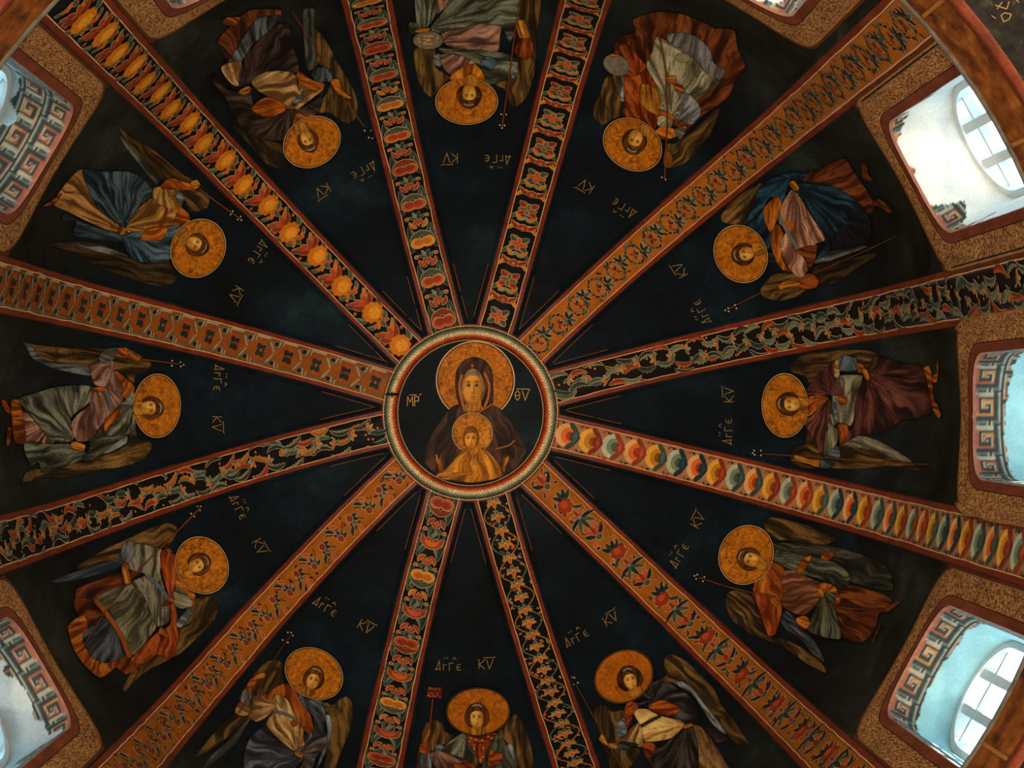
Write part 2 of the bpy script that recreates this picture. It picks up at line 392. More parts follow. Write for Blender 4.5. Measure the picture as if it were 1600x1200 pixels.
def make_window(k):
    ph = GOREM[k]; n = np.array([math.cos(ph), math.sin(ph), 0]); tg = np.array([-math.sin(ph), math.cos(ph), 0])
    w = root('window_%d' % (k + 1), tuple(n * R * 1.05 + np.array([0, 0, ZSILL + EYE])), 'round arched drum ' + WLAB.get(k, 'window out of frame beyond panel %s' % 'abcdefghijkl'[k]), None, None, 'structure')
    strip2('painted_surround', k, .146 * R, .1945 * R, 'scroll', w, .004, cross=6)
    strip2('outer_line', k, .1945 * R, .1968 * R, 'paint', w, .005, (165, 118, 62))
    strip2('outer_edge', k, .1968 * R, .2035 * R, 'gloss', w, .004, (92, 44, 22), cross=2)
    strip2('dark_line', k, .1445 * R, .146 * R, 'paint', w, .005, (30, 18, 10))
    strip2('red_border', k, .1255 * R, .1445 * R, 'gloss', w, .004, (118, 56, 36), cross=3)
    # reveal (jambs and soffit), painted key pattern and bare plaster
    a = arch(WH, 70, ZSILL); P0 = on_panel(k, a[:, 0], a[:, 1])
    x0 = P0 @ n; ND = 56
    ts = np.linspace(0, 1, ND); L = np.concatenate([[0], np.cumsum(np.hypot(np.diff(a[:, 0]), np.diff(a[:, 1])))])
    # denser sampling along the arch for the pattern
    Lf = np.linspace(0, L[-1], 300); xf = np.interp(Lf, L, x0); af = np.stack([np.interp(Lf, L, P0 @ tg), np.interp(Lf, L, P0[:, 2])], 1)
    Vs = []
    for t in ts:
        x = xf * (1 - t) + XGL * t
        Vs.append(n[None] * x[:, None] + tg[None] * af[:, :1] + np.array([0, 0, 1.])[None] * af[:, 1:])
    V = np.stack(Vs, 1).reshape(-1, 3)
    ll = np.repeat(Lf, ND); dd = np.tile(ts, 300) * (XGL - R * 1.02)
    cov, rag, sd = COVER.get(k, (.4, .3, 6.))
    tn = np.tile(ts, 300)
    edge_t = cov + rag * (fbm(ll / .22, tn * 1.2 + sd, int(sd)) - .5) * 2 + .05 * (vn(ll / .03, tn * 20, 3) - .5)
    isk = (tn < edge_t) & (tn > .03)
    plaster = lin({0: (152, 196, 203), 11: (152, 196, 203), 6: (176, 190, 196), 5: (176, 190, 196), 4: (186, 190, 190)}.get(k, (224, 222, 216))) * (.86 + .2 * fbm(ll / .15, dd / .1, 8))[:, None]  # two right-hand windows: cyan of the daylight is mixed into the plaster colour
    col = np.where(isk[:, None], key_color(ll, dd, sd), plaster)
    col = np.where((tn <= .05)[:, None], lin((150, 94, 76)) * (.8 + .4 * vn(ll / .02, dd / .01, 2))[:, None], col)
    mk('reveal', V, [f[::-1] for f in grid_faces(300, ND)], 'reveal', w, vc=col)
    # sill
    q = [(-WH, R * 1.0), (WH, R * 1.0), (WH, XGL + .05), (-WH, XGL + .05)]
    mk('sill', [n * x + tg * y + np.array([0, 0, ZSILL + EYE - 0]) for y, x in q], [(0, 1, 2, 3)], 'frame', w, smooth=False)
    # outer skin of the wall around the glazing, so that daylight comes only through the panes
    def bar(name, a0, z0, a1, z1, wd, dp, x=XGL, par=w):
        p = np.array([a0, z0]); q = np.array([a1, z1]); d = (q - p) / np.hypot(*(q - p)); s = np.array([-d[1], d[0]]) * wd / 2
        pts = []
        for xx in (x - dp / 2, x + dp / 2):
            for c in (p - s, q - s, q + s, p + s): pts.append(n * xx + tg * c[0] + np.array([0, 0, c[1] + EYE]))
        return mk(name, pts, [(0, 1, 2, 3), (7, 6, 5, 4), (0, 4, 5, 1), (1, 5, 6, 2), (2, 6, 7, 3), (3, 7, 4, 0)], 'frame', par, smooth=False)
    fa = arch(WH + .004, 40, ZSILL); fb = arch(WH - .013 * R, 40, ZSILL)
    V = []
    for i in range(len(fa)):
        for (pt, xx) in ((fa[i], XGL - .05), (fb[i], XGL - .05), (fb[i], XGL + .03), (fa[i], XGL + .03)):
            V.append(n * xx + tg * pt[0] + np.array([0, 0, pt[1] + EYE]))
    F = []
    for i in range(len(fa) - 1):
        for j in range(4): F.append((i * 4 + j, i * 4 + (j + 1) % 4, i * 4 + 4 + (j + 1) % 4, i * 4 + 4 + j))
    mk('arched_frame', V, F, 'frame', w, smooth=False)
    b = WH - .012 * R; mx = b * .36
    top = lambda a: ZSP + math.sqrt(max(b * b - a * a, 0))
    for a_ in (-mx, mx): bar('mullion', a_, ZSILL, a_, top(a_) + .01, .020 * R, .07)
    rows = [3.245 * R - i * .105 * R for i in range(5, -1, -1)]
    for z in rows:
        h = b if z < ZSP else math.sqrt(max(b * b - (z - ZSP) ** 2, .0001))
        cols = [(-h, -mx), (-mx, mx), (mx, h)]
        for (c0, c1) in cols:
            if c1 - c0 > .03: bar('glazing_bar', c0, z, c1, z, .009 * R, .045)
    zs = [ZSILL] + rows + [ZSP + b]
    for (c0, c1) in ((-b, -mx), (-mx, mx), (mx, b)):
        for z0, z1 in zip(zs[:-1], zs[1:]):
            zl = min(z0, max(top(c0), top(c1)))
            pts = [(c0, z0), (c1, z0), (c1, min(z1, top(c1)) if top(c1) > z0 else z0), ((c0 + c1) / 2, min(z1, top((c0 + c1) / 2))), (c0, min(z1, top(c0)) if top(c0) > z0 else z0)]
            if pts[3][1] - z0 < .02: continue
            mk('pane', [n * XGL + tg * p[0] + np.array([0, 0, p[1] + EYE]) for p in pts], [(0, 1, 2, 3, 4)], 'glass', w, smooth=False)
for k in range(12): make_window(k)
# outer masonry of the drum: keeps daylight off the back of the fresco shell
# ------------------------------------------------------------------ unseen uplights added on the floor to fill the dome with warm light
for i in range(4):
    a = pi / 4 + i * pi / 2; x, y = 1.12 * R * math.cos(a), 1.12 * R * math.sin(a)
    lp = root('fill_uplight', (x, y, 0), 'unseen black uplight added in the %s corner to light the dome' % ('near right', 'near left', 'far left', 'far right')[i], 'lamp', 'uplights added below the dome')
    def lathe(nm, pr):
        th = np.linspace(0, 2 * pi, 17)[:-1]
        V = np.concatenate([[[x + r * math.cos(t), y + r * math.sin(t), z] for r, z in pr] for t in th])
        mk(nm, V, grid_faces(16, len(pr), True), 'lampmetal', lp)
    lathe('base', [(0, 0), (.16, 0), (.16, .02), (.03, .04)]); lathe('pole', [(.015, .03), (.015, 1.0)]); lathe('bowl', [(.015, 1.0), (.10, 1.02), (.15, 1.10), (.145, 1.10), (.09, 1.03), (.0, 1.02)])
    ld = bpy.data.lights.new('uplight', 'SPOT'); ld.energy = LAMP_POWER; ld.color = (1, .80, .54); ld.spot_size = 1.5; ld.spot_blend = .9; ld.shadow_soft_size = .12
    lo_ = bpy.data.objects.new('bulb', ld); C.objects.link(lo_); lo_.parent = lp; lo_.location = (0, 0, 1.14)
    lo_.rotation_euler = Vector((-x * .6, -y * .6, 8)).to_track_quat('-Z', 'Y').to_euler()
# ================================================================== RIBS
rng = random.Random(5)
UN = WB                                  # ornament unit: half width of the band
S0 = s_of_rho(.262 * R)
ULEN = (SRIM - S0) / UN
CRE = (176, 146, 104); GRN = (66, 74, 60); DGR = (36, 46, 42); LGR = (116, 120, 96); NAV = (24, 32, 38); RED = (128, 44, 20)
LRD = (168, 72, 36); ORA = (188, 104, 26); YEL = (204, 138, 42); BLK = (17, 17, 17); OCH = (158, 86, 18); TAN = (166, 116, 80); DRD = (92, 28, 14); PINK = (176, 96, 66)
class Motif:
    def __init__(s): s.p = []
    def poly(s, pts, col, lv): s.p.append((np.asarray(pts, float), col, lv)); return s
def offs(p, d):
    a = np.roll(p, 1, 0); b = np.roll(p, -1, 0); t = b - a; t /= np.hypot(t[:, 0], t[:, 1])[:, None] + 1e-9
    n = np.stack([t[:, 1], -t[:, 0]], 1)
    ar = (p[:, 0] * np.roll(p[:, 1], -1) - np.roll(p[:, 0], -1) * p[:, 1]).sum()
    return p + n * d * (1 if ar > 0 else -1)
def leaf(m, p0, p1, w, bend, col, hi=None, line=CRE, lv=1, serr=0, lw=.034):
    p0 = np.array(p0, float); p1 = np.array(p1, float); d = p1 - p0; nn = np.array([-d[1], d[0]])
    n = 9 if not serr else 13
    t = np.linspace(0, 1, n)
    c = (1 - t)[:, None] ** 2 * p0 + (2 * t * (1 - t))[:, None] * (p0 + d * .55 + nn * bend) + (t ** 2)[:, None] * p1
    g = np.gradient(c, axis=0); g /= np.hypot(g[:, 0], g[:, 1])[:, None] + 1e-9; q = np.stack([-g[:, 1], g[:, 0]], 1)
    wp = w * np.sin(pi * np.clip(t, 0, 1) ** .8) ** .75
    ws = wp * (1 + serr * np.where(np.arange(n) % 2, .35, -.25))
    up = c + q * ws[:, None]; dn = c - q * wp[:, None] * .8
    o = np.concatenate([up, dn[1:-1][::-1]])
    if line is not None: m.poly(offs(o, lw), line, lv)
    m.poly(o, col, lv + 1)
    if hi is not None: m.poly(np.concatenate([up[1:-1] - q[1:-1] * .02, (c + q * (ws * .35)[:, None])[1:-1][::-1]]), hi, lv + 2)
    return m
def disc(m, c, r, col, lv=1, n=14, line=None, sc=0, k=8, asp=1.):
    t = np.linspace(0, 2 * pi, (n if not sc else k * 4) + 1)[:-1]; rr_ = r * (1 + sc * np.cos(t * k))
    o = np.stack([c[0] + rr_ * np.cos(t) * asp, c[1] + rr_ * np.sin(t)], 1)
    if line is not None: m.poly(offs(o, .045), line, lv)
    return m.poly(o, col, lv + (1 if line is not None else 0))
def vine(m, pts, w, col, lv):
    c = spline(pts, False, .12); g = np.gradient(c, axis=0); g /= np.hypot(g[:, 0], g[:, 1])[:, None] + 1e-9
    q = np.stack([-g[:, 1], g[:, 0]], 1) * w / 2
    for i in range(len(c) - 1):
        m.poly([c[i] + q[i], c[i + 1] + q[i + 1], c[i + 1] - q[i + 1], c[i] - q[i]], col, lv)
    return m
def fan(m, c, ang, n, L, w, spread, cols, lv=1, bend=.15, line=CRE):
    for i in range(n):
        f = (i / (n - 1) - .5) * 2 if n > 1 else 0; a = ang + f * spread
        leaf(m, c, (c[0] + L * math.cos(a), c[1] + L * math.sin(a)), w, bend * f, cols[i % len(cols)], None, line, lv)
    return m
def build(name, m, k, u, parent, base=.004):
    V = []; F = []; fc = []
    for p, col, lv in m.p:
        n = len(V); s = S0 + (u + p[:, 0]) * UN
        if s.max() > SRIM - .01 or s.min() < S0 - .4 * UN: continue
        q = ribpt(k, s, np.clip(p[:, 1], -.97, .97) * UN, base + .0013 * lv)
        V += q.tolist()
        ar = (p[:, 0] * np.roll(p[:, 1], -1) - np.roll(p[:, 0], -1) * p[:, 1]).sum()
        idx = list(range(n, n + len(p))); F.append(idx if ar < 0 else idx[::-1]); fc.append(lin(col))
    if V: return mk(name, V, F, 'ornament', parent, fc=fc, smooth=False)
J = lambda a: rng.uniform(-a, a)
# ---- the twelve ornaments; each yields (name, motif, u)
def o_shell():
    pals = [((222, 158, 100), (206, 100, 38), (160, 52, 18)), ((220, 160, 62), (186, 118, 28), (132, 74, 16)), ((172, 176, 146), (112, 124, 104), (66, 82, 74))]
    caps = [(52, 66, 58), (128, 48, 26), (34, 48, 54), (60, 74, 60), (132, 56, 28), (118, 44, 34)]
    u = .8; i = 0
    while u < ULEN - 1:
        m = Motif(); a, b, c = pals[i % 3]
        disc(m, (0, 0), .80, a, 0, 20); disc(m, (.14, 0), .56, b, 1, 16); disc(m, (.26, 0), .33, c, 2, 12)
        cp = caps[(i * 5 + i // 3) % 6]
        o = [(.30, 0), (.18, .14), (.42, .30), (.30, .46), (.10, .62), (.02, .80), (.16, .92), (.36, .84), (.62, .60), (.86, .26), (1.0, 0)]
        o = np.array(o + [(x, -y) for x, y in o[-2:0:-1]])
        m.poly(o, cp, 4); m.poly(np.array([(.45, 0), (.56, .2), (.5, .42), (.64, .34), (.76, 0), (.64, -.34), (.5, -.42), (.56, -.2)]), tuple(min(255, int(x * 1.35)) for x in cp), 5)
        for sg in (-1, 1):
            leaf(m, (-.55, .86 * sg), (-.25 + J(.1), .80 * sg), .09, .2, (46, 54, 50) if (i + sg) % 3 else (150, 58, 30), None, None, 1)
            leaf(m, (-.85, .72 * sg), (-.62, .92 * sg), .07, .2, (150, 62, 34) if (i + sg) % 2 else (60, 66, 56), None, None, 1)
        yield 'shell_flower', m, u
        u += 1.66; i += 1
def o_redleaf():
    u = .9; i = 0
    while u < ULEN - 2:
        m = Motif(); sg = 1 if i % 2 else -1
        if i % 3 == 0: fan(m, (.3, 0), pi, 5, 1.0, .17, .9, [NAV, LRD, RED, LRD, NAV]); disc(m, (.45, 0), .22, GRN, 4, 10, CRE)
        elif i % 3 == 1:
            disc(m, (.55, .12 * sg), .55, (142, 46, 18), 1, sc=.1, k=7, line=CRE); disc(m, (.45, .1 * sg), .26, (168, 70, 30), 4, 9)
            fan(m, (.2, -.1 * sg), pi + .3, 4, .85, .16, .8, [NAV, DGR]); leaf(m, (.9, -.2), (1.4, -.8 * sg), .14, .25, DGR, GRN)
        else:
            fan(m, (.2, 0), 0., 5, 1.1, .16, 1.25, [NAV, GRN, DGR, GRN]); fan(m, (.1, 0), pi, 3, .7, .13, .8, [LRD, RED]); disc(m, (.15, 0), .14, LGR, 4, 8)
        for _ in range(6):
            x, y = J(1.), rng.choice((-.72, .72)); leaf(m, (x, y), (x + J(.5), y * .6), .1, J(.4), rng.choice((NAV, DGR, RED, LRD)), None, CRE, 1)
        yield 'flower_spray', m, u
        u += 1.75; i += 1
def o_vine():
    u = 0.3; i = 0; per = 2.05
    while u < ULEN - 3:
        m = Motif()
        for ph, col in ((0, (146, 92, 38)), (pi, (86, 92, 70))):
            t = np.linspace(0, 1, 9); vine(m, np.stack([t * per, .86 * np.sin(2 * pi * t / 2 * 1. + ph + i * pi)], 1), .085, col, 1 + (ph > 0))
        for x, y in ((per * .5, 0), (.0, .0)):
            fan(m, (x, y), 0., 3, .5, .12, 1.1, [ORA, (172, 84, 40)], 3); fan(m, (x, y), pi, 3, .4, .10, 1.2, [(96, 104, 84), GRN], 3); disc(m, (x, y), .09, YEL, 6, 7)
        for _ in range(16):
            x, y = rng.uniform(0, per), J(.9); leaf(m, (x, y), (x + J(.34), y + J(.34)), .08, J(.4), rng.choice((ORA, (176, 96, 60), GRN, LGR, (150, 90, 50))), None, None, 1)
        yield 'vine_lattice', m, u
        u += per; i += 1
def o_lotus(up=True, cols=(RED, LRD, (150, 58, 30)), per=2.7, lobes=False):
    u = .6; i = 0
    while u < ULEN - 2.5:
        m = Motif(); c = [RED, (150, 54, 22), (176, 92, 30), (140, 50, 28)][i % 4]; hi = [LRD, (190, 96, 40), YEL, (170, 80, 50)][i % 4]
        for sg in (-1, 1):
            leaf(m, (-.7, .9 * sg), (1.3, .72 * sg), .26, -.12 * sg, DGR, GRN, LGR, 1, 1)
            leaf(m, (.1, .1 * sg), (1.15, .62 * sg), .2, .22 * sg, GRN, LGR, LGR, 1)
            leaf(m, (1.1, .15 * sg), (1.7, .55 * sg), .14, .3 * sg, c, hi, CRE, 2)
        if i % 2 == 0 or lobes:
            for sg in (-1, 1): disc(m, (-.05, .32 * sg), .46, hi, 4, 18, CRE, asp=.8); disc(m, (.02, .28 * sg), .32, c, 6, 14, asp=.75)
            o = np.array([(.18, -.85), (.42, -.5), (.36, -.2), (.5, 0), (.36, .2), (.42, .5), (.18, .85), (.62, .62), (.85, .2), (.9, 0), (.85, -.2), (.62, -.62)])
            m.poly(offs(o, .04), CRE, 7); m.poly(o, GRN if i % 4 else (118, 48, 26), 8)
        else:
            o = np.array([(-.35, -.78), (-.1, -.45), (-.2, -.2), (0, 0), (-.2, .2), (-.1, .45), (-.35, .78), (.2, .72), (.5, .35), (.6, 0), (.5, -.35), (.2, -.72)])
            m.poly(offs(o, .045), CRE, 4); m.poly(o, c, 5); m.poly(o * .6 + np.array([.12, 0]), hi, 6)
            fan(m, (-.1, 0), pi, 3, .6, .14, .6, [GRN, LGR, DGR], 2)
        fan(m, (1.75, 0), pi, 3, .55, .12, .6, [(150, 62, 36), LRD], 2); fan(m, (1.8, 0), 0., 4, .6, .11, 1.1, [GRN, LGR, DGR], 2, line=LGR)
        for sg in (-1, 1): disc(m, (1.95, .66 * sg), .11, LRD, 3, 8, CRE)
        yield 'lotus_flower', m, u
        u += per; i += 1
def o_ochre(dark, accent, step=1.5, scroll=False):
    u = .7; i = 0
    while u < ULEN - 1.8:
        m = Motif(); sg = 1 if i % 2 else -1
        if scroll:
            t = np.linspace(0, 2 * pi, 12); vine(m, np.stack([.62 * np.cos(t), .66 * np.sin(t)], 1), .09, dark[0], 1)
            fan(m, (0, 0), sg * .6, 4, .42, .13, 1.2, [accent[0], dark[1], accent[1]], 2)
            fan(m, (.75, .2 * sg), .4 * sg, 4, .6, .13, 1.4, dark, 2)
            for a in np.arange(6) * pi / 3: leaf(m, (.62 * math.cos(a), .66 * math.sin(a)), (.62 * math.cos(a + .5) * 1.25, .66 * math.sin(a + .5) * 1.3), .1, .3, rng.choice(dark), None, CRE if rng.random() < .5 else LGR, 2)
        else:
            fan(m, (0, .25 * sg), sg * 1.1 + pi, 4, .62, .14, 1.0, dark, 2); disc(m, (.1, .25 * sg), .24, accent[0], 5, sc=.12, k=6, line=CRE)
            vine(m, [(-.75, -.4 * sg), (-.3, .05 * sg), (.2, -.2 * sg), (.8, -.55 * sg)], .06, dark[0], 1)
            leaf(m, (.2, -.3 * sg), (.75, -.75 * sg), .15, .3, dark[1], dark[2], CRE, 2); leaf(m, (-.3, -.5 * sg), (.15, -.85 * sg), .13, -.3, accent[1], None, CRE, 2)
        for _ in range(8):
            x, y = J(.75), J(.85); leaf(m, (x, y), (x + J(.35), y + J(.35)), .08, J(.5), rng.choice(list(dark) + list(accent)), None, None, 1)
        yield 'flower_scroll', m, u
        u += step * (1.15 if scroll else 1); i += 1
def o_leaves(pal=None):
    u = .5; i = 0
    pal = pal or [(RED, LRD), (DGR, LGR), ((140, 84, 30), ORA), (DGR, GRN), (GRN, LGR)]
    while u < ULEN - 1.7:
        m = Motif()
        for j in range(3):
            y0 = (-.62, .05, .66)[j] + J(.12); x0 = J(.25); c, h = pal[(i * 2 + j * 3 + rng.randint(0, 1)) % 5]
            leaf(m, (x0 - .7, y0 + J(.3)), (x0 + .8, y0 + J(.35)), .17, rng.choice((-.4, .4)) + J(.1), c, h, CRE if j != 1 else LGR, 1 + j, 1)
        fan(m, (.6, J(.4)), rng.uniform(0, 6), 4, .4, .08, 1.6, [LRD, ORA, LGR, GRN], 5)
        for _ in range(2): disc(m, (J(.7), J(.8)), .08, ORA, 2, 7)
        yield 'leaf_spray', m, u
        u += 1.3; i += 1
def o_lattice():
    u = .9; i = 0
    GY = (150, 138, 108); GD = (92, 92, 70)
    while u < ULEN - 2:
        m = Motif()
        for sg in (-1, 1):
            vine(m, [(-.55, .86 * sg), (.55, .86 * sg)], .15, GY if sg > 0 else GD, 1)
            m.poly([(.55, .9 * sg), (.55 + .1, .9 * sg), (1.18, .08 * sg), (1.08, .08 * sg)], GD, 1)
            m.poly([(.72, .9 * sg), (.82, .9 * sg), (.95, .5 * sg), (.85, .42 * sg)], GY, 2)
            m.poly([(1.08, .05 * sg), (1.2, .05 * sg), (1.62, .62 * sg), (1.52, .7 * sg)], GY, 2)
            m.poly([(-.66, .9 * sg), (-.56, .9 * sg), (-.56, .3 * sg), (-.66, .3 * sg)], GD, 1)
            m.poly([(.5, .55 * sg), (.6, .55 * sg), (.6, .9 * sg), (.5, .9 * sg)], GY, 1)
            disc(m, (1.12, .62 * sg), .16, NAV, 3, 9, LGR, asp=1.2)
        m.poly([(-.46, -.62), (.42, -.62), (.42, .62), (-.46, .62)], (146, 66, 20), 1)
        for a in range(4): leaf(m, (0, 0), (.46 * math.cos(a * pi / 2 + .78), .56 * math.sin(a * pi / 2 + .78)), .21, 0, (30, 38, 32) if i % 2 else (36, 44, 36), None, LGR if a % 2 else RED, 2, 1)
        leaf(m, (-.35, 0), (.35, 0), .09, .1, RED, None, None, 6) if i % 2 else disc(m, (0, 0), .1, LRD, 6, 8)
        yield 'lattice_tile', m, u
        u += 2.24; i += 1
def o_rosette():
    u = .8; i = 0
    while u < ULEN - 2.5:
        m = Motif(); v = .12 * (1 if i % 2 else -1)
        for sg in (-1, 1):
            leaf(m, (-.3, .5 * sg), (.5, .95 * sg), .2, .3 * sg, GRN, LGR, LGR, 1); leaf(m, (1.6, .9 * sg), (.9, .5 * sg), .16, .3 * sg, DGR, GRN, LGR, 1)
            leaf(m, (1.0, v), (1.75, .78 * sg), .16, .2 * sg, (190, 100, 30) if sg > 0 else (150, 58, 28), None, CRE, 2)
            disc(m, (.75, -.78 * sg), .13, (160, 74, 40), 2, 8)
        fan(m, (.45, v), 0., 4, 1.1, .2, .75, [RED, LRD, (160, 66, 30)], 2)
        disc(m, (-.05, v), .70, (192, 108, 20), 5, sc=.07, k=11, line=(150, 78, 14)); disc(m, (-.15, v + .05), .42, (214, 138, 36), 7, sc=.1, k=6)
        for a in (0, 2.1, 4.2): disc(m, (-.08 + .15 * math.cos(a), v + .15 * math.sin(a)), .045, (232, 178, 80), 8, 6)
        fan(m, (2.15, -v), pi, 3, .6, .15, .9, [LRD, GRN, ORA], 1); leaf(m, (2.0, .2), (2.5, .75), .15, .3, GRN, LGR, LGR, 1); leaf(m, (2.0, -.3), (2.45, -.8), .15, -.3, GRN, LGR, LGR, 1); disc(m, (2.1, .4 * (1 if i % 2 else -1)), .17, (178, 92, 30), 3, 8)
        yield 'rosette', m, u
        u += 3.05; i += 1
def o_star():
    u = .9; i = 0
    while u < ULEN - 2.5:
        m = Motif()
        for a in range(4):
            an = a * pi / 2 + pi / 4; leaf(m, (0, 0), (.78 * math.cos(an), .86 * math.sin(an)), .27, 0, (124, 46, 24) if i % 2 else (62, 66, 54), LRD if i % 2 else LGR, CRE, 1)
            leaf(m, (0, 0), (.5 * math.cos(an + .785), .6 * math.sin(an + .785)), .15, 0, LRD if i % 2 == 0 else (84, 88, 70), None, (214, 150, 84), 4)
        disc(m, (0, 0), .1, PINK, 7, 8)
        for sg in (-1, 1):
            leaf(m, (1.5, .3 * sg), (.9, .92 * sg), .14, -.2 * sg, ORA, YEL, CRE, 1); leaf(m, (1.2, .1 * sg), (1.7, .85 * sg), .17, .25 * sg, (112, 38, 20), LRD, (206, 150, 90), 2)
            leaf(m, (2.3, .45 * sg), (1.8, .92 * sg), .14, .2, GRN, None, LGR, 1); leaf(m, (1.9, .2 * sg), (2.35, .7 * sg), .12, .2 * sg, ORA, None, CRE, 2); leaf(m, (2.1, 0), (1.85, .5 * sg), .12, .2 * sg, LGR, None, CRE, 1)
        o = np.array([(1.15, -.3), (1.05, 0), (1.15, .3), (1.45, .3), (1.55, 0), (1.45, -.3)]); m.poly(offs(o, .04), CRE, 3); m.poly(o, (136, 50, 26), 4); disc(m, (1.25, 0), .1, (188, 110, 60), 5, 8)
        yield 'star_flower', m, u
        u += 2.75; i += 1
RIBS = [
 (TAN, o_shell(), 'pinkish tan dome rib painted with overlapping ringed shell flowers'),
 (OCH, o_redleaf(), 'ochre dome rib with red blossoms and navy pointed leaves'),
 (BLK, o_vine(), 'black dome rib with thin interlaced golden vine lattice'),
 (BLK, o_lotus(), 'black dome rib with red lotus cups stacked at the lower centre'),
 (OCH, o_ochre((DGR, NAV, GRN), (RED, LRD)), 'ochre dome rib with dark green sprigs at the lower left'),
 (BLK, o_leaves(), 'black dome rib with scattered serrated red and green leaves, at left'),
 ((140, 72, 20), o_lattice(), 'brown ochre dome rib with grey lattice frames and dark quatrefoils'),
 (BLK, o_rosette(), 'black dome rib with a row of big golden orange rosettes'),
 (BLK, o_lotus(per=3.0, lobes=True), 'black dome rib with orange double lobed flowers left of the top angel'),
 (BLK, o_star(), 'black dome rib with red and cream four petal stars right of the top angel'),
 ((166, 92, 20), o_ochre((NAV, DGR, GRN), (RED, LRD), 1.7, True), 'golden ochre dome rib with round dark leaf scrolls at the upper right'),
 ((20, 18, 16), o_leaves([(DGR, LGR), (GRN, LGR), (RED, LRD), (DGR, GRN), ((96, 98, 78), LGR)]), 'black dome rib with grey green and red leaf scrolls at right'),
]
for k, (gr, gen, lab) in enumerate(RIBS):
    ss_ = np.concatenate([np.linspace(S0 - .02 * R, SSP, 70)[:-1], np.linspace(SSP, SRIM + .02 * R, 24)]); n = len(ss_)
    def strip(vo, nm, mat, col, par, jit=.0):
        V = np.stack([ribpt(k, ss_, np.full(n, v) + (jit * (vn(ss_ / .09, np.full(n, k * 3.), 4) - .5) if jit else 0), o) for v, o in vo], 1).reshape(-1, 3)
        nz = .75 + .5 * vn(np.repeat(ss_, len(vo)) / .12, np.tile(np.arange(len(vo)), n) * 1.7 + k, 9)
        return mk(nm, V, [f[::-1] for f in grid_faces(n, len(vo))], mat, par, vc=np.tile(lin(col), (len(V), 1)) * (nz[:, None] if mat == 'gloss' else 1.))
    tr = strip([(-WB, -.05), (-WB, 0), (-WB / 3, .0), (WB / 3, .0), (WB, 0), (WB, -.05)], 'trim_%d' % (k + 1), 'ornament', gr, None)
    tag(tr, lab, None, None, 'structure')
    for sg in (-1, 1):
        a = [(sg * (WB - .002), .003), (sg * (WB + .008 * R), .005), (sg * (WR - .001 * R), .003), (sg * (WR + .0008 * R), -.008), (sg * (WR + .0016 * R), -.05)]
        strip(a if sg > 0 else a[::-1], 'red_edge', 'gloss', (112, 40, 19), tr)
        b = [(sg * (WB - .0028 * R), .0058), (sg * (WB - .0004 * R), .0064)]
        strip(b if sg > 0 else b[::-1], 'border_line', 'ornament', (206, 160, 108), tr, .006)
    for nm, m, u in gen: build(nm, m, k, u, tr)
